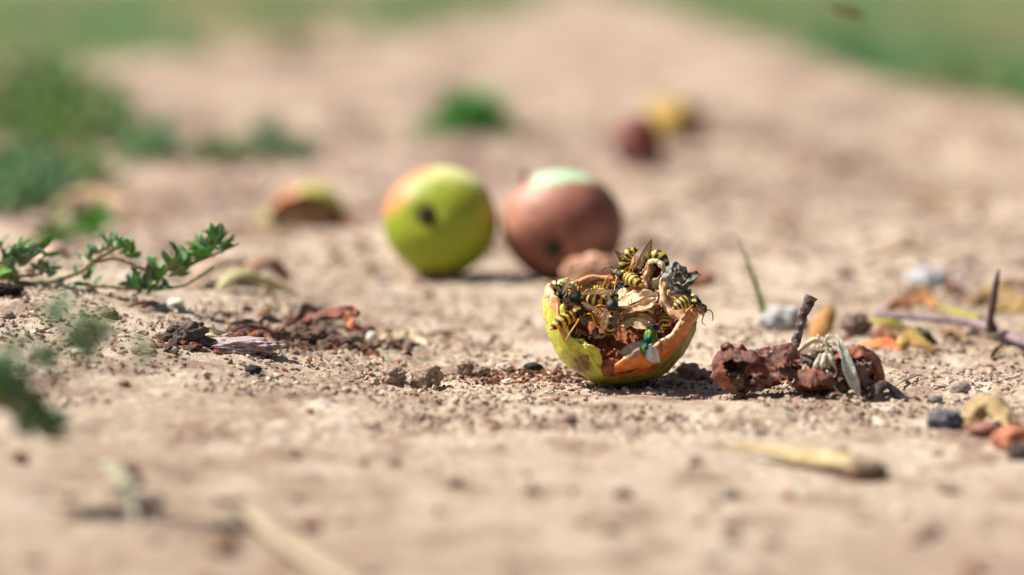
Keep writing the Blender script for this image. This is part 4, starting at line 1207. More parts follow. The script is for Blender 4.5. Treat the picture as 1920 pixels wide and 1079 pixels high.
# ------------------------------------------------------------------ loose ground scraps
def lump(name, px, py, w, h, label, cat, col, col2=None, mat='clod', seed=0, amp=0.35, ridge=0.4, sub=3, dep=None, sink=0.25, group=None, freq=1.6):
    """A lump w x h photograph pixels big, resting on the ground at its foot (px, py)."""
    b = G(px, py)
    Zp = float((b - CAMP) @ C_F)
    k = pxcm(Zp)
    rx, rz = w / k / 2, h / k / 2
    ry = (dep / 2 if dep else (rx + rz) / 2)
    c = b + np.array([0, ry * 0.8, rz * (1 - sink)])
    c[2] += float(ground_h(np.array(c[0]), np.array(c[1])) - ground_low(np.array(c[0]), np.array(c[1])))
    o = obj(name, blob(c, (rx, ry, rz), amp, freq, seed, sub, col, col2, ridge), M[mat])
    return tag(o, label, cat, group)


def heap(px, py, w, h, label, col, col2, seed, n=16):
    """A crumbly clump w x h photograph pixels big: many small soil lumps grown together."""
    b = G(px, py)
    k = pxcm(float((b - CAMP) @ C_F))
    rr_ = np.random.default_rng(seed)
    parts = []
    for i in range(n):
        u = rr_.normal() * 0.42
        v = rr_.normal() * 0.4
        top = max(0.12, (1 - 0.8 * (u * u + v * v))) * h / k
        rad = rr_.uniform(0.22, 0.42) * h / k
        c = b + np.array([u * w / k / 2, 0.5 + v * w / k / 3, 0])
        c[2] = float(ground_h(c[0:1], c[1:2])[0]) + rr_.uniform(0.0, 0.75) * top
        parts.append(blob(c, (rad * 1.3, rad, rad * 0.85), 0.5, 1.6, seed + i, 3, np.array(col) * rr_.uniform(0.75, 1.25), np.array(col2), 0.45))
    return tag(obj('soil_clump', join(parts), M['clod']), label, 'soil clump')


brn, dbr = (0.22, 0.14, 0.098), (0.115, 0.07, 0.05)
heap(590, 652, 170, 34, 'dark brown crumbly soil clump under the red skin shard', brn, dbr, 71, 34)
heap(700, 655, 105, 24, 'grey brown soil lump below the white oval grain', (0.30, 0.215, 0.155), brn, 73, 16)
heap(500, 640, 90, 28, 'dark soil clump between shell fragment and red shards', brn, dbr, 75, 16)
heap(350, 650, 92, 42, 'blackish wrinkled lump left of the purple stone', (0.10, 0.085, 0.075), (0.17, 0.12, 0.09), 77, 16)
heap(550, 645, 90, 24, 'small dark clod heaped on the brown soil clump', (0.17, 0.12, 0.085), dbr, 79, 16)
lump('stone', 446, 668, 142, 30, 'flat purple pink stone in front of the dark soil clumps', 'stone', (0.36, 0.255, 0.26), (0.46, 0.35, 0.33), 'stone', 81, 0.3, 0.3, 4, 1.8, 0.45, freq=2.0)
SHD = depth_at(620, 636) - 118.2
sr = root('skin_shard', G(620, 640), 'glowing red brown dried apple skin shard arched over dark soil', 'apple skin')
flap([(562, 603, 118.2 - 1.2 + SHD), (590, 592, 117.9 - 1.2 + SHD), (620, 587, 117.8 - 1.2 + SHD), (648, 584, 117.8 - 1.2 + SHD), (664, 584, 117.9 - 1.2 + SHD), (668, 594, 117.8 - 1.2 + SHD)], [0.10, 0.24, 0.32, 0.32, 0.26, 0.14], (0.1, 0.55, 0.8), -0.7, 51, (0.32, 0.055, 0.014), (0.15, 0.032, 0.012), th=0.07, wav=0.12, nf=2, name='skin', mat='rot', par=sr, n=30)
flap([(652, 586, 117.7 - 1.2 + SHD), (656, 600, 117.5 - 1.2 + SHD), (660, 612, 117.4 - 1.2 + SHD), (672, 618, 117.4 - 1.2 + SHD)], [0.14, 0.24, 0.22, 0.1], (0.1, 0.1, 1), 0.4, 52, (0.62, 0.17, 0.012), (0.22, 0.05, 0.014), th=0.06, wav=0.12, nf=2, name='skin', mat='rot', par=sr)
flap([(665, 616, 117.6 - 1.2 + SHD), (685, 613, 117.4 - 1.2 + SHD), (704, 616, 117.4 - 1.2 + SHD)], [0.1, 0.15, 0.1], (0.1, 0.6, 0.8), -0.5, 53, (0.20, 0.05, 0.03), (0.13, 0.04, 0.03), th=0.07, wav=0.12, name='skin', mat='rot', par=sr)


def strip(name, pts, w, label, cat, col, col2, normal=(0, 0.6, 0.8), curl=0.5, seed=0, mat='dry', th=0.05, wav=0.08, nf=2.0, edge=None, n=20, twist=0.0, group=None, jag=0.0):
    """A curled sheet lying on the soil; pts are (px, py of its foot on the ground, lift in cm)."""
    P = []
    for px, py, up_ in pts:
        b = G(px, py)
        b = b + np.array([0, 0, up_ + max(0, float(ground_h(b[0:1], b[1:2])[0] - b[2]))])
        P.append(b)
    N = normal[0] * C_R + normal[1] * C_U - normal[2] * C_F
    return tag(obj(name, ribbon(P, w, N, curl, th, n, 9, wav, nf, seed, col, col2, edge, twist, 0.0, jag), M[mat]), label, cat, group)


strip('skin_shard', [(432, 640, 0.25), (455, 637, 0.4), (490, 640, 0.4), (520, 644, 0.3)], [0.1, 0.22, 0.25, 0.08], 'dark red skin shard lying behind the purple stone', 'apple skin', (0.26, 0.06, 0.022), (0.12, 0.035, 0.02), seed=61, mat='rot')
strip('skin_shard', [(458, 655, 0.35), (480, 650, 0.55), (500, 652, 0.5), (512, 658, 0.3)], [0.1, 0.2, 0.2, 0.08], 'orange edged skin shard curled over a dark gap', 'apple skin', (0.40, 0.11, 0.02), (0.14, 0.04, 0.02), seed=62, mat='rot', curl=-0.9)
strip('shell_fragment', [(370, 640, 0.15), (388, 645, 0.35), (412, 648, 0.35), (440, 640, 0.3)], [0.1, 0.36, 0.34, 0.05], 'cream curved shell fragment with dark hollow', 'shell fragment', (0.66, 0.52, 0.35), (0.52, 0.38, 0.22), (0.1, 0.75, 0.6), 1.2, 63, 'dry', 0.06, 0.05, edge=(0.76, 0.64, 0.46))
strip('shell_fragment', [(436, 652, 0.2), (450, 655, 0.3), (472, 655, 0.3)], [0.12, 0.2, 0.06], 'tan ribbed husk beside the orange edged shard', 'husk', (0.50, 0.34, 0.19), (0.3, 0.16, 0.08), seed=64, curl=1.0)
lump('white_grain', 697, 645, 22, 26, 'smooth white oval grain standing beside the soil clump', 'grain', (0.76, 0.72, 0.62), None, 'stone', 83, 0.06, 0.0, 3, 0.45, 0.05)
lump('grey_pellet', 641, 652, 16, 18, 'small blue grey pellet left of the striped wasp abdomen', 'pebble', (0.17, 0.17, 0.19), None, 'stone', 84, 0.15, 0.1, 2, 0.4, 0.1)
for k, (px, py, l, up_, lab) in enumerate(((560, 625, 35, 0.44, 'dark red leaf scrap lying on top of the brown soil clump'), (600, 640, 29, 0.28, 'maroon scrap in front of the brown soil clump'), (530, 645, 32, 0.22, 'rust scrap between purple stone and soil clump'),
                                          (640, 630, 27, 0.44, 'brown red scrap below the glowing shard'), (455, 625, 32, 0.33, 'brown leaf scrap behind the cream shell fragment'), (510, 618, 32, 0.44, 'dark brown leaf scrap standing behind the red shards'),
                                          (690, 632, 24, 0.17, 'dull red scrap behind the white grain'), (395, 655, 24, 0.17, 'dark scrap at the left tip of the purple stone'), (585, 610, 32, 0.50, 'dark brown scrap under the left end of the glowing shard'))):
    strip('leaf_scrap', [(px - l, py + 4, 0.15), (px - l * 0.3, py, up_), (px + l * 0.4, py - 1, up_ * 0.8), (px + l, py + 3, 0.2)], [0.06, 0.20, 0.18, 0.04], lab, 'leaf scrap',
          ((0.20, 0.055, 0.025), (0.17, 0.05, 0.03), (0.30, 0.10, 0.035), (0.20, 0.07, 0.035), (0.22, 0.12, 0.07), (0.15, 0.09, 0.055), (0.24, 0.07, 0.035), (0.11, 0.07, 0.05), (0.16, 0.075, 0.045))[k], (0.12, 0.05, 0.03), normal=(0.3 * (k % 3 - 1), 0.5, 0.8), curl=-0.9 if k % 2 else 0.9, seed=360 + k, mat='rot', wav=0.14, jag=0.4)
# dead striped abdomen
da = G(668, 655)
ab = catmull([da + np.array([-0.33, 0.1, 0.24]), da + np.array([0, 0.1, 0.28]), da + np.array([0.33, 0.12, 0.36])], 40)
tq = np.linspace(0, 1, 40)
rad = 0.24 * np.sqrt(np.clip(1 - np.abs((tq - 0.45) / 0.56) ** 2.5, 0.01, 1)) * (1 + 0.05 * np.mod(tq * 5, 1))
Vd, Fd, _ = tube(list(ab[::3]), rad[::3], 18, 40)
sq = np.mod(np.repeat(np.linspace(0, 1, 40), 18) * 5, 1)
Cd = mix((0.46, 0.36, 0.13), (0.07, 0.07, 0.065), (np.concatenate([sq, [0, 0]]) < 0.5).astype(float))
tag(obj('dead_wasp', (Vd, Fd, Cd), M['insect']), 'faded grey and yellow striped abdomen of a dead wasp on the soil', 'dead wasp')
strip('peel_scrap', [(708, 645, 0.15), (728, 640, 0.35), (748, 642, 0.25)], [0.1, 0.24, 0.1], 'cream peel scrap just right of the white grain', 'peel', (0.70, 0.58, 0.40), (0.55, 0.38, 0.22), seed=65)
strip('peel_scrap', [(745, 645, 0.2), (765, 640, 0.45), (785, 645, 0.3), (802, 652, 0.1)], [0.12, 0.3, 0.28, 0.08], 'rightmost cream and brown peel scrap beside the soil clump', 'peel', (0.70, 0.56, 0.38), (0.30, 0.19, 0.10), seed=66, curl=-0.9)
for k, (a, b, c_, lab) in enumerate((((312, 630), (355, 618), 0.3, 'orange brown dry petal scrap left of the cream shell'), ((486, 590), (508, 602), 0.5, 'brown bract standing behind the dark soil clumps'), ((478, 596), (515, 604), 0.3, 'curled rust dry leaf tip behind the shards'),
                                 ((400, 592), (445, 588), 0.15, 'thin flat brown chip on the soil behind the shell'), ((240, 578), (300, 574), 0.2, 'brown curled leaf chip left of the debris'), ((795, 630), (870, 622), 0.15, 'flat straw coloured chip right of the debris'))):
    strip('leaf_scrap', [(*a, 0.08), ((a[0] + b[0]) / 2, (a[1] + b[1]) / 2, c_), (*b, 0.1)], [0.05, 0.2, 0.04], lab, 'leaf scrap', ((0.42, 0.2, 0.07), (0.24, 0.12, 0.06), (0.34, 0.13, 0.06), (0.2, 0.1, 0.07), (0.25, 0.14, 0.08), (0.46, 0.32, 0.2))[k], (0.26, 0.14, 0.07), seed=70 + k, curl=-0.7)
lump('pebble', 150, 668, 36, 14, 'white shell chip on the soil under the blurred sprig', 'shell chip', (0.72, 0.68, 0.6), None, 'stone', 86, 0.25, 0.2, 2, 0.8)
lump('pebble', 328, 574, 30, 16, 'small white pebble below the green sprig', 'pebble', (0.78, 0.72, 0.6), None, 'stone', 87, 0.2, 0.1, 2, 0.6)
lump('pebble', 322, 664, 20, 13, 'pinkish white pebble left of the purple stone', 'pebble', (0.58, 0.42, 0.34), None, 'stone', 88, 0.15, 0.1, 2, 0.4)
lump('charcoal_bit', 473, 700, 28, 18, 'black charcoal bit on the pale soil below the purple stone', 'charcoal', (0.018, 0.018, 0.02), None, 'stone', 89, 0.35, 0.5, 2, 0.5)
lump('charcoal_bit', 732, 662, 22, 10, 'left of two thin black bits right of the debris', 'charcoal', (0.02, 0.02, 0.022), None, 'stone', 90, 0.35, 0.5, 2, 0.4)
lump('charcoal_bit', 763, 678, 18, 14, 'right of two black bits near the brown clods', 'charcoal', (0.02, 0.02, 0.022), None, 'stone', 91, 0.35, 0.5, 2, 0.4)
lump('charcoal_bit', 1000, 700, 30, 14, 'black bit among red crumbs left of the half apple', 'charcoal', (0.02, 0.022, 0.024), None, 'stone', 92, 0.35, 0.5, 2, 0.4)
cl1, cl2 = (0.42, 0.305, 0.225), (0.32, 0.225, 0.165)
lump('soil_clod', 736, 722, 42, 36, 'left of two pointed brown clods in front of the debris', 'soil clod', cl1, cl2, 'clod', 93, 0.4, 0.5, 3)
lump('soil_clod', 800, 728, 54, 48, 'tall pointed brown clod left of the red crumbs', 'soil clod', cl1, cl2, 'clod', 94, 0.4, 0.5, 3)
lump('soil_clod', 876, 702, 40, 28, 'rounded grey clod at the left end of the red crumbs', 'soil clod', (0.36, 0.27, 0.2), cl2, 'clod', 95, 0.4, 0.5, 3)
lump('soil_clod', 902, 704, 30, 18, 'low grey clod touching the rounded one', 'soil clod', (0.34, 0.25, 0.19), cl2, 'clod', 96, 0.4, 0.5, 3)
lump('pebble', 946, 700, 32, 20, 'pale angular pebble in the red crumbs', 'pebble', (0.52, 0.44, 0.36), None, 'stone', 97, 0.3, 0.4, 3)
lump('pebble', 956, 716, 28, 13, 'pale flat pebble in front of the red crumbs', 'pebble', (0.56, 0.47, 0.38), None, 'stone', 98, 0.3, 0.4, 3)
lump('soil_clod', 1290, 712, 42, 26, 'grey soil clod in the shadow right of the half apple', 'soil clod', (0.40, 0.31, 0.25), cl2, 'clod', 99, 0.4, 0.5, 3)
lump('soil_clod', 1318, 716, 32, 20, 'small grey clod between half apple and red remains', 'soil clod', (0.40, 0.31, 0.25), cl2, 'clod', 100, 0.4, 0.5, 3)
lump('soil_clod', 1090, 708, 36, 20, 'grey crumb clod touching the left foot of the half apple', 'soil clod', (0.40, 0.31, 0.25), cl2, 'clod', 101, 0.4, 0.5, 3)
lump('pebble', 1341, 720, 15, 13, 'tiny blue white pebble left of the red remains', 'pebble', (0.56, 0.6, 0.64), None, 'stone', 102, 0.15, 0.1, 2)
lump('stone', 1800, 745, 38, 24, 'grey pyramid shaped stone on the right soil', 'stone', (0.36, 0.30, 0.27), None, 'stone', 103, 0.3, 0.5, 2)
lump('stone', 1755, 760, 26, 14, 'small grey stone left of the pyramid shaped one', 'stone', (0.22, 0.21, 0.2), None, 'stone', 104, 0.3, 0.4, 2)
lump('stone', 1774, 806, 64, 42, 'blurred blue grey stone in the right foreground', 'stone', (0.15, 0.155, 0.165), (0.05, 0.05, 0.055), 'stone', 105, 0.25, 0.3, 3)
lump('stone', 1918, 866, 52, 34, 'blackish stone at the right frame edge', 'stone', (0.05, 0.045, 0.035), None, 'stone', 106, 0.25, 0.3, 3)
strip('dead_leaf', [(1806, 806, 0.15), (1828, 798, 0.5), (1852, 796, 0.85), (1874, 800, 0.6), (1892, 808, 0.1)], [0.15, 0.45, 0.55, 0.45, 0.12], 'blurred straw yellow crumpled leaf in the right foreground', 'dead leaf', (0.50, 0.37, 0.18), (0.34, 0.22, 0.09), (0.0, 0.6, 0.8), -0.9, 81, 'dry', 0.06, 0.25, 1.6)
lump('apple_scrap', 1848, 822, 60, 30, 'dark red apple scrap under the straw yellow leaf', 'apple scrap', (0.27, 0.08, 0.05), (0.4, 0.2, 0.14), 'rot', 107, 0.35, 0.4, 3)
lump('apple_scrap', 1908, 845, 82, 52, 'orange red apple scrap at the right frame edge', 'apple scrap', (0.55, 0.17, 0.07), (0.45, 0.16, 0.09), 'rot', 108, 0.3, 0.3, 3)
strip('dead_leaf', [(1340, 860, 0.25), (1420, 866, 0.5), (1500, 878, 0.55), (1580, 895, 0.7), (1632, 900, 0.45)], [0.08, 0.28, 0.42, 0.5, 0.2], 'long blurred straw coloured curled leaf in the foreground', 'dead leaf', (0.60, 0.47, 0.26), (0.46, 0.33, 0.15), (0.0, 0.7, 0.7), -1.1, 82, 'dry', 0.06, 0.12, 1.2, n=30)
lump('apple_scrap', 1624, 905, 74, 44, 'dark brown scrap at the right end of the long straw leaf', 'apple scrap', (0.17, 0.09, 0.045), (0.3, 0.2, 0.1), 'rot', 109, 0.35, 0.4, 3)

# back right: leaves, twig, blade, white pebbles
gb = root('grass_shoot', G(1430, 605), 'single thin green grass blade standing alone right of the half apple', 'grass blade')
obj('blade', ribbon([at(1431, 606, 127), at(1428, 578, 127), at(1412, 520, 126.5), at(1384, 446, 126)], [0.07, 0.12, 0.10, 0.02], -C_F + 0.3 * C_R, 0.7, 0.03, 24, 7, 0.01, 2, 1, (0.22, 0.36, 0.06), (0.15, 0.26, 0.05)), M['leaf'], gb)
obj('blade', ribbon([at(1430, 606, 127), at(1432, 585, 126.6), at(1429, 552, 126.5)], [0.07, 0.13, 0.02], -C_F - 0.3 * C_R, 0.6, 0.03, 14, 7, 0.01, 2, 2, (0.24, 0.36, 0.05), (0.2, 0.28, 0.05)), M['leaf'], gb)
lump('white_pebble', 1470, 618, 82, 52, 'larger white pebble behind the stick', 'pebble', (0.50, 0.49, 0.47), (0.42, 0.40, 0.38), 'stone', 111, 0.3, 0.5, 3, sink=0.45)
lump('white_pebble', 1740, 544, 70, 40, 'blurred white pebble farther back at the right', 'pebble', (0.46, 0.47, 0.49), None, 'stone', 112, 0.3, 0.4, 3, sink=0.45)


def vleaf(name, pts, w, label, col, col2, normal=(0.1, 0.4, 0.9), curl=-0.6, seed=0, cat='leaf', **k):
    P = [at_safe(*p, 0.2) for p in pts]
    N = normal[0] * C_R + normal[1] * C_U - normal[2] * C_F
    return tag(obj(name, ribbon(P, w, N, curl, 0.05, 22, 9, k.get('wav', 0.08), 1.6, seed, col, col2, k.get('edge'), k.get('twist', 0)), M['dry']), label, cat)


vleaf('fallen_leaf', [(1530, 640, 127), (1540, 615, 126.5), (1556, 585, 126.5), (1562, 575, 127)], [0.2, 0.55, 0.4, 0.05], 'orange leaf standing upright behind the stick', (0.54, 0.23, 0.06), (0.56, 0.32, 0.11), seed=91)
lump('scrap_shadow_lump', 1608, 628, 46, 44, 'dark brown hollow scrap left of the olive leaf', 'rotten scrap', (0.10, 0.055, 0.04), (0.26, 0.15, 0.1), 'rot', 113, 0.35, 0.7, 3)
vleaf('fallen_leaf', [(1622, 598, 125), (1660, 602, 124.5), (1700, 618, 124.3), (1718, 628, 124.3)], [0.08, 0.3, 0.35, 0.08], 'olive yellow leaf lying under the purple twig', (0.38, 0.30, 0.06), (0.27, 0.17, 0.05), (0, 0.7, 0.6), -0.5, 92)
vleaf('fallen_leaf', [(1615, 645, 121), (1640, 640, 120.5), (1665, 642, 120.3), (1700, 652, 120.3)], [0.12, 0.36, 0.40, 0.1], 'bright orange red leaf flat on the soil below the olive leaf', (0.62, 0.17, 0.06), (0.66, 0.26, 0.10), (0, 0.7, 0.7), -0.5, 93)
vleaf('fallen_leaf', [(1688, 650, 120.0), (1705, 632, 119.8), (1725, 640, 119.6), (1755, 658, 119.6)], [0.25, 0.40, 0.36, 0.1], 'tan ochre leaf overlapping the orange red leaf', (0.50, 0.31, 0.10), (0.38, 0.23, 0.07), (0, 0.6, 0.8), -0.6, 94)
vleaf('fallen_leaf', [(1722, 612, 120.6), (1735, 625, 120.2), (1750, 638, 120.2), (1760, 642, 120.3)], [0.15, 0.28, 0.2, 0.05], 'blackish green leaf scrap leaning on the ochre leaf', (0.05, 0.045, 0.015), (0.1, 0.08, 0.03), (0.3, 0.5, 0.8), -0.7, 95)
vleaf('fallen_leaf', [(1712, 568, 138), (1735, 562, 137.5), (1760, 572, 137)], [0.3, 0.5, 0.2], 'orange leaf with a dark hole far right behind the twig', (0.52, 0.27, 0.10), (0.40, 0.16, 0.06), (0, 0.6, 0.8), -0.5, 96)
vleaf('fallen_leaf', [(1755, 572, 136), (1785, 578, 135.5), (1815, 588, 135.3), (1838, 596, 135.3)], [0.12, 0.38, 0.42, 0.15], 'lime yellow leaf behind the twig', (0.34, 0.35, 0.06), (0.44, 0.32, 0.10), (0, 0.7, 0.7), -0.5, 97)
vleaf('fallen_leaf', [(1786, 545, 140), (1808, 552, 139.5), (1830, 566, 139)], [0.15, 0.4, 0.15], 'rust brown leaf behind the lime leaf', (0.38, 0.14, 0.06), (0.27, 0.12, 0.07), (0, 0.6, 0.8), -0.6, 98)
vleaf('fallen_leaf', [(1840, 552, 139), (1875, 548, 138.5), (1925, 562, 138)], [0.3, 0.6, 0.5], 'ochre brown leaf patch at the right frame edge', (0.46, 0.30, 0.09), (0.26, 0.14, 0.05), (0, 0.6, 0.8), -0.6, 99)
for k, (px, py, l, lab) in enumerate(((1690, 585, 26, 'dark rust leaf scrap just behind the left part of the twig'), (1725, 560, 30, 'brown leaf scrap below the far white pebble'), (1790, 560, 26, 'dark brown curled leaf scrap at the foot of the pale stalk'),
                                     (1850, 575, 34, 'brown leaf scrap behind the upright thorn'), (1895, 590, 34, 'ochre leaf scrap at the right edge behind the twig'), (1900, 545, 36, 'dark brown leaf scrap at the right edge beyond the ochre patch'),
                                     (1660, 640, 20, 'rust brown crumpled scrap beside the orange red leaf'), (1790, 640, 22, 'small tan leaf scrap in front of the twig'))):
    strip('leaf_scrap', [(px - l, py + 3, 0.12), (px - l * 0.2, py, 0.5), (px + l * 0.4, py + 2, 0.4), (px + l, py + 5, 0.1)], [0.1, 0.42, 0.4, 0.08], lab, 'leaf scrap',
          ((0.26, 0.09, 0.04), (0.32, 0.17, 0.08), (0.16, 0.08, 0.045), (0.27, 0.15, 0.06), (0.42, 0.27, 0.08), (0.17, 0.10, 0.05), (0.24, 0.09, 0.045), (0.40, 0.27, 0.15))[k], (0.24, 0.12, 0.05), seed=340 + k, curl=-0.9, wav=0.2, nf=1.5)
tw = root('thorny_twig', G(1860, 628), 'purple grey twig with one upright thorn lying at the right', 'twig')
obj('shoot', tube([at_safe(*p, 0.2) for p in ((1648, 588, 128), (1665, 592, 127.5), (1720, 596, 127), (1790, 601, 126), (1850, 613, 124), (1890, 630, 122), (1935, 648, 120))], [0.26, 0.17, 0.17, 0.19, 0.22, 0.2, 0.19], 12, 60, 0.2, 1.5, 3, (0.28, 0.205, 0.215), (0.19, 0.13, 0.14)), M['stem'], tw)
obj('thorn', tube([at(1860, 620, 122.2), at(1857, 600, 122), at(1863, 560, 121.8), at(1868, 530, 121.8), at(1873, 507, 121.8)], [0.30, 0.17, 0.17, 0.14, 0.06], 10, 30, 0.15, 2, 5, (0.06, 0.035, 0.035), (0.1, 0.065, 0.06)), M['stem'], tw)
strip('dry_stalk', [(1805, 560, 0.1), (1803, 540, 0.9), (1800, 520, 1.4)], [0.06, 0.08, 0.05], 'thin pale stalk standing far right', 'stalk', (0.5, 0.45, 0.42), (0.35, 0.28, 0.25), (0, 0.3, 0.9), 0.5, 85)
strip('dry_stalk', [(1858, 684, 0.1), (1872, 672, 0.25), (1882, 664, 0.45)], [0.10, 0.16, 0.05], 'small brown dry grass tuft right of the pale soil', 'dry grass', (0.32, 0.22, 0.11), (0.2, 0.13, 0.07), (0, 0.4, 0.9), 0.9, 86)
strip('dry_stalk', [(1888, 674, 0.05), (1905, 668, 0.2), (1925, 664, 0.1)], [0.06, 0.1, 0.06], 'cream dry stalk at the right frame edge', 'stalk', (0.68, 0.55, 0.34), (0.5, 0.38, 0.2), (0, 0.6, 0.7), 0.6, 87)
strip('straw', [(1668, 735, 0.1), (1700, 722, 0.25), (1730, 716, 0.25), (1752, 722, 0.1)], [0.04, 0.12, 0.15, 0.05], 'bent grey straw husk on the soil right of the red remains', 'straw', (0.47, 0.37, 0.27), (0.34, 0.25, 0.18), (0, 0.7, 0.6), -0.8, 88)
strip('straw', [(1735, 725, 0.06), (1770, 729, 0.12), (1800, 727, 0.06)], [0.04, 0.07, 0.04], 'thin straight straw beside the bent husk', 'straw', (0.45, 0.34, 0.24), (0.33, 0.24, 0.17), (0, 0.7, 0.6), -0.6, 89)
strip('straw', [(1845, 728, 0.06), (1880, 722, 0.14), (1912, 708, 0.1)], [0.05, 0.09, 0.04], 'tan straw pointing up right at the right edge', 'straw', (0.52, 0.40, 0.28), (0.36, 0.26, 0.18), (0, 0.7, 0.6), -0.6, 90)

# left: dried leaves near the sprig
strip('dead_leaf', [(408, 552, 0.2), (440, 548, 0.8), (485, 552, 0.8), (525, 556, 0.5), (562, 560, 0.1)], [0.15, 0.46, 0.46, 0.36, 0.04], 'pale yellow curled leaf right of the green sprig', 'dead leaf', (0.52, 0.46, 0.20), (0.62, 0.53, 0.28), (0, 0.6, 0.8), -0.9, 101, 'dry', 0.06)
strip('dead_leaf', [(450, 540, 0.3), (474, 536, 1.0), (510, 536, 1.1), (542, 540, 0.4)], [0.25, 0.6, 0.6, 0.2], 'pinkish brown leaf behind the pale yellow curled leaf', 'dead leaf', (0.42, 0.25, 0.16), (0.33, 0.18, 0.11), (0, 0.6, 0.8), -0.8, 102, 'dry', 0.06)
strip('dead_leaf', [(366, 538, 0.4), (402, 532, 1.1), (440, 528, 1.1), (468, 530, 0.4)], [0.3, 0.7, 0.7, 0.2], 'tan dead leaf close behind the tip of the green sprig', 'dead leaf', (0.58, 0.42, 0.29), (0.48, 0.32, 0.21), (0, 0.6, 0.8), -0.8, 103, 'dry', 0.06)
strip('dead_leaf', [(100, 405, 0.3), (140, 398, 1.1), (195, 398, 1.2), (245, 402, 0.6)], [0.3, 0.7, 0.7, 0.3], 'blurred tan husk lying right of the bluish weed clump', 'dead leaf', (0.56, 0.38, 0.22), (0.40, 0.25, 0.14), (0, 0.6, 0.8), -0.9, 104, 'dry', 0.08)
strip('dead_leaf', [(70, 505, 0.3), (100, 498, 0.8), (150, 500, 0.6)], [0.3, 0.6, 0.2], 'pinkish cream leaf lying behind the left sprig', 'dead leaf', (0.66, 0.48, 0.37), (0.55, 0.36, 0.27), (0, 0.6, 0.8), -0.7, 105, 'dry', 0.06)
lump('charcoal_bit', 8, 558, 56, 24, 'black burnt scrap at the left frame edge under the sprig', 'charcoal', (0.02, 0.015, 0.013), (0.06, 0.04, 0.035), 'clod', 114, 0.4, 0.6, 3)
lump('soil_clod', 205, 598, 26, 20, 'olive mossy clod right of the blurred sprig tip', 'soil clod', (0.17, 0.14, 0.07), (0.26, 0.19, 0.1), 'clod', 115, 0.5, 0.8, 3)
strip('twig_bit', [(210, 662, 0.05), (214, 655, 0.2), (218, 647, 0.3)], [0.05, 0.06, 0.05], 'short orange brown twig bit standing in the soil at left', 'twig', (0.36, 0.17, 0.08), (0.27, 0.13, 0.07), (0, 0.3, 0.9), 1.0, 106)
# litter farther up the path
r = np.random.default_rng(17)
for k in range(26):
    px, py = (r.uniform(180, 720), r.uniform(325, 500)) if k < 13 else (r.uniform(1180, 1900), r.uniform(300, 500))
    if 470 < px < 670 and 330 < py < 440:
        px -= 260
    a, l = r.uniform(-0.35, 0.35), r.uniform(22, 55)
    strip('leaf_scrap', [(px - l, py - l * a, 0.15), (px, py, r.uniform(0.3, 0.8)), (px + l, py + l * a, 0.15)], [0.1, r.uniform(0.3, 0.6), 0.1], 'small dull brown leaf scrap lying blurred on the farther path', 'leaf scrap',
          [(0.36, 0.22, 0.12), (0.42, 0.29, 0.17), (0.27, 0.17, 0.11), (0.48, 0.36, 0.22)][k % 4], (0.30, 0.19, 0.11), seed=300 + k, curl=-0.8, n=10, group='leaf scraps strewn over the farther path')
# foreground straw
strip('straw', [(395, 955, 0.6), (450, 985, 0.7), (520, 1030, 0.5), (600, 1085, 0.5), (680, 1130, 0.3)], [0.05, 0.24, 0.34, 0.34, 0.25], 'broad blurred pale straw blade at the bottom edge', 'straw', (0.56, 0.46, 0.31), (0.50, 0.38, 0.25), (0.1, 0.9, 0.4), -0.5, 107, 'dry', 0.05, 0.05, 1.2, n=26)
lump('scrap_shadow_lump', 415, 1045, 60, 40, 'blurred brown lump added as the shadow beside the pale straw blade', 'rotten scrap', (0.24, 0.12, 0.06), (0.3, 0.19, 0.1), 'rot', 116, 0.3, 0.3, 3)  # lump put in for the brown shadow below the straw
lump('scrap_shadow_lump', 232, 905, 50, 40, 'blurred reddish scrap in the lower left foreground', 'rotten scrap', (0.26, 0.12, 0.085), (0.20, 0.12, 0.10), 'rot', 117, 0.3, 0.3, 3)
strip('dead_leaf', [(165, 910, 0.5), (205, 930, 1.0), (240, 965, 0.7), (255, 990, 0.2)], [0.08, 0.26, 0.28, 0.06], 'blurred grey green leaf in the lower left foreground', 'leaf', (0.36, 0.34, 0.22), (0.46, 0.40, 0.29), (0, 0.6, 0.8), -0.6, 108, 'dry', 0.05)

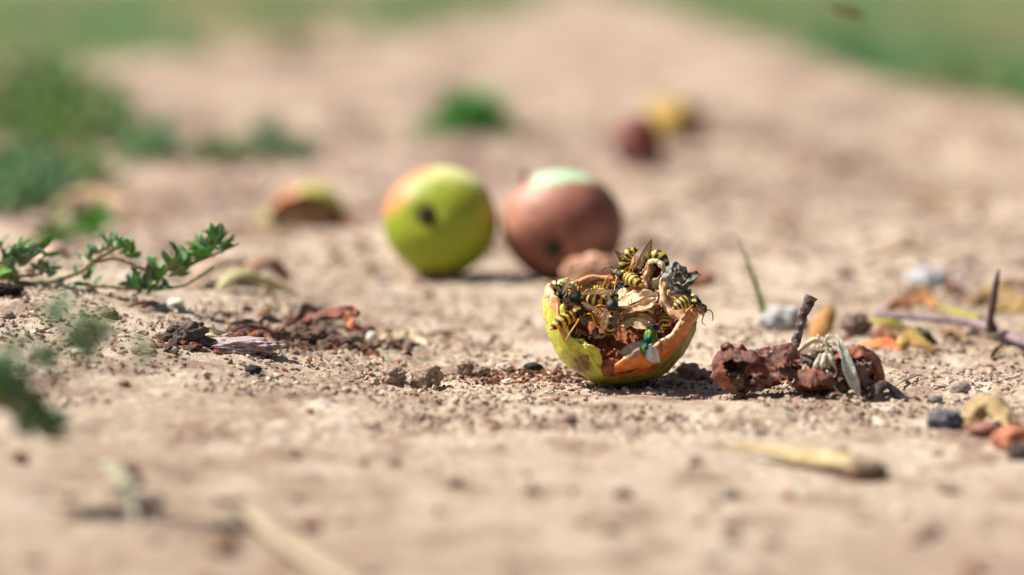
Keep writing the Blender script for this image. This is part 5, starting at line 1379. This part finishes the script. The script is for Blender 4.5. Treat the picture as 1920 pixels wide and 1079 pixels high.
# ------------------------------------------------------------------ crumbs and grit
def scatter(n, xy, smin, smax, pal, seed, sub=0, flat=0.75, power=2.2):
    r = np.random.default_rng(seed)
    D, Fc = ICO[sub]
    m = len(D)
    sz = smin + (smax - smin) * r.random(n) ** power
    z = ground_h(xy[:, 0], xy[:, 1])
    Vs = np.empty((n, m, 3))
    for k in range(0, n, 4000):
        q = slice(k, min(n, k + 4000))
        nn = sz[q].shape[0]
        jit = 1 + 0.9 * (r.random((nn, m)) - 0.5)
        sc = np.stack([0.7 + 0.6 * r.random(nn), 0.7 + 0.6 * r.random(nn), flat * (0.6 + 0.6 * r.random(nn))], -1)
        a = r.random(nn) * 6.283
        P = D[None] * jit[..., None] * sc[:, None] * sz[q][:, None, None]
        tilt = (r.random(nn) - 0.5) * 1.2
        P = np.stack([P[..., 0] * np.cos(tilt)[:, None] - P[..., 2] * np.sin(tilt)[:, None], P[..., 1], P[..., 0] * np.sin(tilt)[:, None] + P[..., 2] * np.cos(tilt)[:, None]], -1)
        P = np.stack([P[..., 0] * np.cos(a)[:, None] - P[..., 1] * np.sin(a)[:, None], P[..., 0] * np.sin(a)[:, None] + P[..., 1] * np.cos(a)[:, None], P[..., 2]], -1)
        P[..., 0] += xy[q, 0][:, None]
        P[..., 1] += xy[q, 1][:, None]
        P[..., 2] += (z[q] + sz[q] * flat * 0.35)[:, None]
        Vs[q] = P
    Fa = (Fc[None] + (np.arange(n) * m)[:, None, None]).reshape(-1, 3)
    pal = np.asarray(pal, float)
    pc = pal[r.integers(0, len(pal), n)] * (0.8 + 0.4 * r.random((n, 1)))
    return Vs.reshape(-1, 3), [Fa], np.repeat(pc, m, 0)


tanp = [(0.47, 0.35, 0.26), (0.42, 0.30, 0.22), (0.54, 0.43, 0.33), (0.37, 0.26, 0.19), (0.48, 0.36, 0.27), (0.60, 0.50, 0.40), (0.30, 0.20, 0.15)]
gritp = tanp * 2 + [(0.22, 0.15, 0.11), (0.28, 0.11, 0.07), (0.26, 0.22, 0.19)]
darkp = tanp + [(0.16, 0.11, 0.09), (0.28, 0.10, 0.06), (0.22, 0.18, 0.16)]
r = np.random.default_rng(3)
n1 = 30000
yy = 97 + 46 * r.random(n1) ** 1.1
xx = (r.random(n1) - 0.5) * 2 * (yy * 0.20)
keep = fbm2(xx / 5.0, yy / 6.0, 2, 97) + 0.35 * (r.random(n1) - 0.4) > -0.05
tag(obj('soil_grit', scatter(int(keep.sum()), np.stack([xx, yy], -1)[keep], 0.02, 0.15, gritp, 4, power=2.6), M['clod'], base=(0, 0, 0), smooth=False), 'loose soil grit and crumbs strewn over the path', kind='stuff')
n2 = 7000
yy = np.concatenate([66 + 26 * r.random(n2 // 40), 142 + 170 * r.random(n2 - n2 // 40)])
xx = (r.random(n2) - 0.5) * 2 * (yy * 0.21)
tag(obj('soil_crumbs', scatter(n2, np.stack([xx, yy], -1), 0.05, 0.45, darkp, 5, power=3.2), M['clod'], base=(0, 0, 0), smooth=False), 'soil crumbs strewn over the nearer and farther path', kind='stuff')
# red crumbs of rotten apple around the half apple
dkp = [(0.20, 0.135, 0.095), (0.13, 0.088, 0.063), (0.26, 0.18, 0.13), (0.09, 0.06, 0.05), (0.22, 0.07, 0.04), (0.30, 0.22, 0.16)]
pts = []
for (cx, cy, sx, sy, nn) in ((590, 648, 75, 9, 520), (480, 640, 60, 9, 260), (350, 648, 40, 8, 160), (690, 652, 50, 7, 200), (570, 615, 50, 14, 200)):
    for _ in range(nn):
        b = G(cx + sx * r.normal(), cy + sy * r.normal())
        pts.append(b[:2])
tag(obj('soil_crumbs', scatter(len(pts), np.array(pts), 0.05, 0.26, dkp, 8, power=1.8), M['clod'], base=(0, 0, 0), smooth=False), 'dark soil crumbs heaped round the red shards on the left', kind='stuff')
redp = [(0.20, 0.055, 0.028), (0.27, 0.08, 0.035), (0.15, 0.045, 0.028), (0.33, 0.12, 0.055), (0.20, 0.10, 0.07), (0.10, 0.05, 0.04), (0.05, 0.035, 0.03), (0.34, 0.24, 0.17)]
pts = []
for (cx, cy, sx, sy, nn) in ((1000, 706, 60, 9, 230), (985, 704, 14, 4, 90), (1042, 708, 16, 5, 110), (905, 712, 45, 9, 150), (940, 700, 18, 4, 60), (1080, 712, 28, 8, 130), (720, 690, 80, 18, 70), (640, 680, 90, 25, 50), (1160, 722, 80, 6, 120), (1240, 722, 60, 8, 60), (1480, 735, 120, 8, 110)):
    for _ in range(nn):
        b = G(cx + sx * r.normal(), cy + sy * r.normal())
        pts.append(b[:2])
tag(obj('apple_crumbs', scatter(len(pts), np.array(pts), 0.03, 0.12, redp, 6, power=1.8), M['clod'], base=(0, 0, 0), smooth=False), 'red brown crumbs of rotten apple strewn around the half apple', kind='stuff')

# countable clods
D, Fc = ICO[2]
variants = []
for k in range(6):
    nz = fbm3(D * 1.7 + k * 5.1, 3, k)
    P = D * (1 + 0.35 * nz + 0.4 * (0.35 - np.abs(noise3(D * 2.6 + k, k + 3))))[:, None] * np.array([1, 0.9, 0.72])
    c = [(0.43, 0.315, 0.23), (0.38, 0.27, 0.20), (0.50, 0.39, 0.30), (0.33, 0.23, 0.17), (0.40, 0.29, 0.22), (0.46, 0.34, 0.25)][k]
    me = mesh_data('clod', P * U, [Fc], np.broadcast_to(np.array(c), P.shape))
    me.materials.append(M['clod'])
    variants.append(me)
r = np.random.default_rng(11)
for k in range(44):
    while True:
        px, py = r.uniform(-20, 1940), 480 + 590 * r.random() ** 1.3
        if not (560 < py < 735 and (1000 < px < 1330 or 1340 < px < 1700 or 300 < px < 830)) and not (py < 530 and 700 < px < 1180):
            break
    b = G(px, py)
    s = r.uniform(0.14, 0.36) * (0.85 if py > 800 else 0.8 if 560 < py < 780 else 1.15)
    o = bpy.data.objects.new('loose_clod', variants[int(r.integers(0, 6))])
    COL.objects.link(o)
    z = float(ground_h(b[0:1], b[1:2])[0])
    o.location = (b[0] * U, b[1] * U, (z + s * 0.38) * U)
    o.rotation_euler = (r.uniform(-0.3, 0.3), r.uniform(-0.3, 0.3), r.uniform(0, 6.28))
    o.scale = (s * r.uniform(0.8, 1.3), s * r.uniform(0.8, 1.2), s * r.uniform(0.75, 1.05))
    tag(o, 'small brown soil clod lying loose on the open dirt path', 'soil clod', 'small loose clods scattered over the path')


# ------------------------------------------------------------------ plants
def leaf_mesh(name, L, w, col, col2, bend, seed):
    P = [np.array([0, 0, 0]), np.array([0, L * 0.35, bend * 0.25 * L]), np.array([0, L * 0.7, bend * 0.2 * L]), np.array([0, L, -bend * 0.1 * L])]
    V, F, C = ribbon(P, [0.12 * w, 0.8 * w, 1.0 * w, 0.85 * w, 0.05 * w], (0, 0, 1), 0.55, 0.035, 9, 5, 0.01, 2, seed, col, col2)
    me = mesh_data(name, V * U, F, C)
    me.materials.append(M['leaf'])
    return me


GR = [((0.10, 0.29, 0.07), (0.15, 0.33, 0.11)), ((0.15, 0.29, 0.14), (0.22, 0.36, 0.19)), ((0.18, 0.40, 0.06), (0.13, 0.34, 0.06)), ((0.17, 0.28, 0.17), (0.23, 0.35, 0.22)), ((0.24, 0.28, 0.10), (0.18, 0.25, 0.09))]
LEAVES = [leaf_mesh('leaf', 0.74, 0.115, a, b, 0.5, i) for i, (a, b) in enumerate(GR)]


def put_leaf(rt, pos, d, up, s, me):
    o = bpy.data.objects.new('leaf', me)
    COL.objects.link(o)
    o.parent = rt
    y = Vector(nrm(d))
    x = y.cross(Vector(nrm(up)))
    if x.length < 1e-3:
        x = y.cross(Vector((1, 0.2, 0)))
    x.normalize()
    z = x.cross(y)
    R = Matrix((x, y, z)).transposed().to_4x4()
    o.matrix_basis = Matrix.Translation(Vector(np.asarray(pos) * U - np.array(rt.location))) @ R @ Matrix.Diagonal((s, s, s, 1))
    return o


def sprig(name, label, stems, clusters, group=None, base=None, scale=1.0, dz=0.0, seed=0, pal=(0, 1, 2, 3), stemcol=((0.17, 0.19, 0.08), (0.30, 0.17, 0.10))):
    r = np.random.default_rng(seed)
    rt = root(name, base, label, 'plant', group)
    for pts, rad in stems:
        obj('stem', tube([at_safe(p[0], p[1], p[2] + dz) for p in pts], rad, 9, 40, 0.15, 2, seed, stemcol[0], stemcol[1]), M['stem'], rt)
    for (px, py, Z, nl, lean, sz) in clusters:
        c = at_safe(px, py, Z + dz)
        for _ in range(int(nl * 1.7 + 0.5)):
            d = np.array([lean + r.normal() * 0.55, r.normal() * 0.5, 0.75 + r.normal() * 0.45])
            put_leaf(rt, c + r.normal(size=3) * 0.14, d, r.normal(size=3) * 0.7 + np.array([0, -1, 0.3]), sz * scale * r.uniform(0.75, 1.2), LEAVES[pal[int(r.integers(0, len(pal)))]])
    return rt


sprig('knotgrass_sprig', 'sharp green sprig with small oval leaves creeping in from the left',
      [([(30, 531, 128), (90, 530, 127.5), (150, 510, 127), (172, 494, 126.8), (205, 472, 126.5), (245, 455, 126.3)], [0.10, 0.10, 0.09, 0.11, 0.09, 0.04]),
       ([(172, 494, 126.8), (220, 486, 126.6), (270, 505, 126.6), (330, 505, 126.6), (385, 485, 126.5), (420, 470, 126.4), (448, 458, 126.4)], [0.06, 0.07, 0.07, 0.07, 0.06, 0.05, 0.03]),
       ([(160, 535, 127.5), (230, 540, 127), (290, 540, 127), (345, 535, 127), (400, 500, 126.8)], [0.07, 0.07, 0.07, 0.07, 0.05]),
       ([(385, 485, 126.5), (398, 460, 126.4), (402, 435, 126.4)], [0.05, 0.04, 0.03])],
      [(170, 485, 126.7, 4, 0.0, 0.8), (190, 475, 126.6, 4, 0.2, 0.8), (205, 462, 126.5, 4, 0.1, 0.95), (228, 468, 126.5, 5, 0.5, 0.9), (245, 478, 126.5, 4, 0.2, 0.8),
       (258, 545, 126.8, 6, -0.1, 1.2), (272, 540, 126.6, 5, 0.15, 1.2), (300, 520, 126.6, 7, 0.0, 1.25), (318, 505, 126.5, 6, 0.3, 1.2), (335, 500, 126.5, 5, 0.4, 1.1), (350, 490, 126.5, 4, 0.3, 1.0),
       (372, 482, 126.5, 5, 0.1, 1.1), (385, 478, 126.5, 5, 0.0, 1.15), (396, 462, 126.4, 5, 0.0, 1.05), (404, 452, 126.4, 4, 0.05, 1.0), (410, 470, 126.4, 3, 0.6, 0.9), (155, 530, 127.2, 3, 0.5, 0.9), (170, 535, 127.2, 3, -0.4, 0.8), (290, 548, 126.6, 3, 0.1, 0.7)],
      base=G(60, 533), dz=depth_at(110, 538) - 127.6, seed=1, pal=(0, 0, 1, 2, 3, 4))
sprig('knotgrass_sprig', 'bushy green sprig cut by the left frame edge beside the creeping one',
      [([(-60, 520, 124.5), (0, 492, 124), (40, 484, 123.8), (75, 472, 123.7)], [0.1, 0.1, 0.08, 0.03]), ([(-50, 530, 124.5), (20, 520, 124), (70, 515, 124), (98, 500, 123.9)], [0.08, 0.08, 0.06, 0.03])],
      [(0, 470, 123.9, 3, -0.1, 0.9), (15, 480, 123.8, 5, 0.9, 0.95), (35, 482, 123.8, 5, 1.0, 1.0), (55, 478, 123.7, 5, 1.0, 1.0), (68, 472, 123.7, 4, 0.9, 1.0), (5, 505, 123.8, 5, 0.6, 1.2), (30, 500, 123.8, 5, 0.5, 1.0),
       (78, 512, 123.9, 5, 0.6, 0.8), (90, 505, 123.9, 3, 0.7, 0.8), (28, 532, 123.8, 4, 0.0, 0.7), (8, 528, 123.8, 4, 0.2, 0.8)],
      base=G(-40, 540), dz=depth_at(40, 535) - 124.0, seed=2, pal=(0, 1, 2, 3, 4))
sprig('knotgrass_sprig', 'heavily blurred sprig hanging in front at the far left',
      [([(-80, 770, 84), (0, 752, 83.5), (60, 742, 83), (140, 690, 82.5), (170, 640, 82), (120, 600, 81.5), (105, 572, 81.5)], [0.09, 0.09, 0.08, 0.07, 0.06, 0.05, 0.03]),
       ([(-60, 740, 84), (20, 770, 83.5), (90, 805, 83), (150, 822, 82.5)], [0.09, 0.1, 0.12, 0.06]),
       ([(140, 690, 82.5), (210, 685, 82), (275, 670, 82)], [0.05, 0.04, 0.02])],
      [(105, 600, 81.6, 4, -0.1, 0.75), (112, 590, 81.6, 3, 0.0, 0.7), (165, 640, 82, 6, 0.2, 0.7), (150, 650, 82, 5, -0.2, 0.7), (180, 630, 82, 4, 0.3, 0.7), (75, 685, 82.6, 6, 0.0, 0.7), (270, 680, 82, 4, 0.1, 0.6), (15, 755, 83, 12, 0.0, 1.0), (0, 735, 83, 8, 0.0, 0.9),
       (30, 790, 83, 6, 0.3, 0.8), (85, 812, 83, 6, 0.4, 0.7), (0, 680, 83, 5, 0, 0.7), (150, 665, 82, 4, 0.2, 0.7)],
      base=np.array([-14.5, 82.5, 0.0]), scale=1.6, seed=3, pal=(1, 3, 4, 0), stemcol=((0.20, 0.17, 0.07), (0.24, 0.15, 0.09)))


def leaflets(n, c, rad, size, cols, seed, up=0.5):
    """n small folded leaves through a dome of half axes rad about the ground point c."""
    r = np.random.default_rng(seed)
    d = nrm(r.normal(size=(n, 3)))
    d[:, 2] = np.abs(d[:, 2])
    q = r.random(n) ** 0.45
    lobe = 1 + 0.45 * fbm3(d * 2.0 + seed, 2, seed % 9)
    P = c + d * (q * lobe)[:, None] * np.asarray(rad)
    a = nrm(d * 0.6 + r.normal(size=(n, 3)) * 0.7 + np.array([0, 0, up]))
    s = nrm(np.cross(a, r.normal(size=(n, 3))))
    nn = np.cross(a, s)
    L = size * (0.6 + 0.8 * r.random(n))[:, None]
    w = L * 0.24
    v = np.stack([P, P + a * L * 0.5 + s * w, P + a * L - nn * L * 0.15, P + a * L * 0.5 - s * w, P + a * L * 0.5 - nn * w * 0.5], 1)
    V = v.reshape(-1, 3)
    b = np.arange(n)[:, None] * 5
    F = [np.vstack([b + [0, 1, 4], b + [1, 2, 4], b + [2, 3, 4], b + [3, 0, 4]])]
    C = np.asarray(cols)[r.integers(0, len(cols), n)] * (0.8 + 0.4 * r.random((n, 1)))
    return V, F, np.repeat(C, 5, 0)


gcols = [(0.043, 0.111, 0.024), (0.051, 0.136, 0.032), (0.093, 0.255, 0.052), (0.128, 0.306, 0.068), (0.17, 0.281, 0.08), (0.085, 0.212, 0.052), (0.306, 0.357, 0.128), (0.23, 0.212, 0.088)]
bcols = [(0.043, 0.104, 0.039), (0.108, 0.237, 0.099), (0.158, 0.281, 0.143), (0.094, 0.2, 0.072), (0.259, 0.37, 0.204), (0.094, 0.244, 0.055)]
for k, (px, py, w, h, n, cols, size, dep, lab) in enumerate((
        (70, 236, 190, 80, 1000, gcols, 1.6, 36, 'largest dark green weed mat at the left edge'),
        (170, 266, 140, 66, 460, gcols, 1.5, 20, 'dark weed mat joined to the right of the largest one'),
        (215, 212, 40, 50, 60, gcols, 1.4, 5, 'dark weed tip sticking up behind the largest mat'),
        (285, 298, 100, 44, 170, bcols, 1.3, 9, 'low grey green weed right of the largest mat'),
        (45, 387, 170, 78, 560, bcols, 1.1, 14, 'bluish green weed mat at the left edge above the sprig'),
        (150, 350, 130, 44, 220, gcols, 1.1, 8, 'sparse weed between the two big left mats'),
        (30, 330, 130, 40, 160, gcols + [(0.35, 0.2, 0.12)], 1.1, 9, 'reddish green weed fringe between the big left mats'),
        (410, 304, 50, 36, 80, gcols, 1.1, 4, 'small dark weed left of the pale green one'),
        (500, 296, 100, 48, 130, bcols, 1.2, 8, 'pale green faint weed above the hollow apple'),
        (565, 304, 60, 24, 60, bcols, 1.0, 4, 'lowest faint weed right of the pale green one'),
        (110, 462, 80, 30, 80, gcols, 0.9, 4, 'blurred low weed just behind the sprig at left'),
        (180, 448, 34, 36, 40, [(0.08, 0.26, 0.04), (0.11, 0.3, 0.05)], 1.1, 1, 'bright green leafy shoot just behind the sprig'),
        (385, 300, 30, 20, 40, bcols, 1.0, 2, 'tiny weed shoot beside the small dark weed'),
        (545, 112, 110, 40, 120, [(0.22, 0.22, 0.10), (0.17, 0.18, 0.07)], 1.6, 18, 'olive faint weed on the path below the far grass'))):
    b = G(px, py)
    Z = float((b - CAMP) @ C_F)
    q = pxcm(Z)
    rt = root('weed_clump', b, lab, 'weed')
    rx, rz = w / q / 2, 1.35 * h / q
    fo = obj('foliage', leaflets(n, b, (rx, dep, rz), size, cols, 200 + k), M['grass'], rt)
    fo['kind'] = 'stuff'
    rr_ = np.random.default_rng(k)
    sts = []
    for s in range(5):
        a = rr_.uniform(0, 6.28)
        e = b + np.array([math.cos(a) * rx * 0.6, math.sin(a) * dep * 0.5, rz * rr_.uniform(0.5, 0.85)])
        sts.append(tube([b, (b + e) / 2 + np.array([0, 0, rz * 0.12]), e], [0.12, 0.09, 0.04], 6, 10, col=(0.16, 0.15, 0.07)))
    obj('stem', join(sts), M['stem'], rt)


def blades(xy, hgt, cols, seed, wid=0.14, lean=0.5):
    r = np.random.default_rng(seed)
    n = len(xy)
    z = ground_h(xy[:, 0], xy[:, 1])
    b = np.stack([xy[:, 0], xy[:, 1], z - 0.1], -1)
    hgt_v, hgt = hgt, float(np.max(hgt))
    h = hgt_v * (0.45 + 0.75 * r.random(n))
    a = r.random(n) * 6.283
    ln = lean * (0.3 + r.random(n)) * h
    d = np.stack([np.cos(a), np.sin(a), 0 * a], -1)
    s = np.stack([-np.sin(a + r.normal(size=n) * 0.5), np.cos(a + 0.3), 0 * a], -1) * (wid * (0.6 + 0.8 * r.random(n)) * np.maximum(1, hgt / 4))[:, None]
    mid = b + d * (ln * 0.3)[:, None] + np.array([0, 0, 1]) * (h * 0.6)[:, None]
    tip = b + d * ln[:, None] + np.array([0, 0, 1]) * h[:, None]
    V = np.stack([b - s, b + s, mid + s * 0.8, mid - s * 0.8, tip], 1).reshape(-1, 3)
    o = np.arange(n)[:, None] * 5
    F = [o + [0, 1, 2, 3], o + [3, 2, 4]]
    C = np.asarray(cols)[r.integers(0, len(cols), n)] * (0.75 + 0.5 * r.random((n, 1)))
    if hgt > 4.5 or hgt == 4.2:
        q = fbm2(xy[:, 0] / 34.0, xy[:, 1] / 150.0, 2, 98)
        C = mix(C, (0.42, 0.36, 0.20), 0.85 * sstep(0.08, 0.42, q))
        C = mix(C, (0.10, 0.27, 0.11), 0.8 * sstep(0.08, 0.42, -q))
    return V, F, np.repeat(C, 5, 0)


# bright tuft in the middle of the path
tb = G(880, 252)
r = np.random.default_rng(21)
n = 1000
u = r.normal(size=(n, 2))
xy = tb[:2] + np.array([0.0, 1.5]) + u * np.array([2.3, 2.0])
tuft = root('grass_tuft', tb, 'bright green grass tuft alone in the middle of the path', 'grass tuft')
o = obj('blades', blades(xy, 0.9 + 4.2 * np.exp(-(u ** 2).sum(1) / 1.6), [(0.12, 0.36, 0.02), (0.16, 0.42, 0.03), (0.09, 0.30, 0.03)], 22, 0.12, 0.7), M['grass'], tuft)
o['kind'] = 'stuff'

# grass verges
r = np.random.default_rng(31)
vc = [(0.15, 0.31, 0.10), (0.14, 0.29, 0.11), (0.20, 0.32, 0.11), (0.18, 0.35, 0.14), (0.38, 0.34, 0.18)]
n = 100000
y = 300 + 2000 * r.random(n) ** 1.4
x = 44 + 320 * r.random(n) ** 1.6
edge = 50 + 4 * noise2(y / 55.0, y * 0 + 4.0, 92) + 7 * sstep(380, 320, y)
patch = fbm2(x / 40.0, y / 160.0, 2, 93)
k = (x > edge) & (patch > -0.34 + 0.3 * (r.random(n) - 0.5))
tag(obj('grass_verge', blades(np.stack([x, y], -1)[k], 5.0, vc, 32, 0.3), M['grass'], base=(55 , 300, 0)), 'green grass verge along the right side of the path', kind='stuff')
n = 110000
y = 400 + 1900 * r.random(n) ** 1.4
x = 60 - 420 * r.random(n) ** 1.3
lim = np.interp(y, [400, 420, 440, 470, 500, 560, 645, 826, 1155, 1400, 2800], [-82, -76, -69, -58, -48, -38, -24, 0, 12, 25, 60]) + 8 * noise2(y / 40.0, y * 0 + 8.0, 94)
patch = fbm2(x / 30.0 + 2, y / 130.0, 2, 99) + 0.24
k = (x < lim) & (patch > 0.02 + 0.35 * (r.random(n) - 0.5))
tag(obj('grass_verge', blades(np.stack([x, y], -1)[k], 4.2, vc, 33, 0.3), M['grass'], base=(-60, 500, 0)), 'patchy green grass on the far left side of the path', kind='stuff')
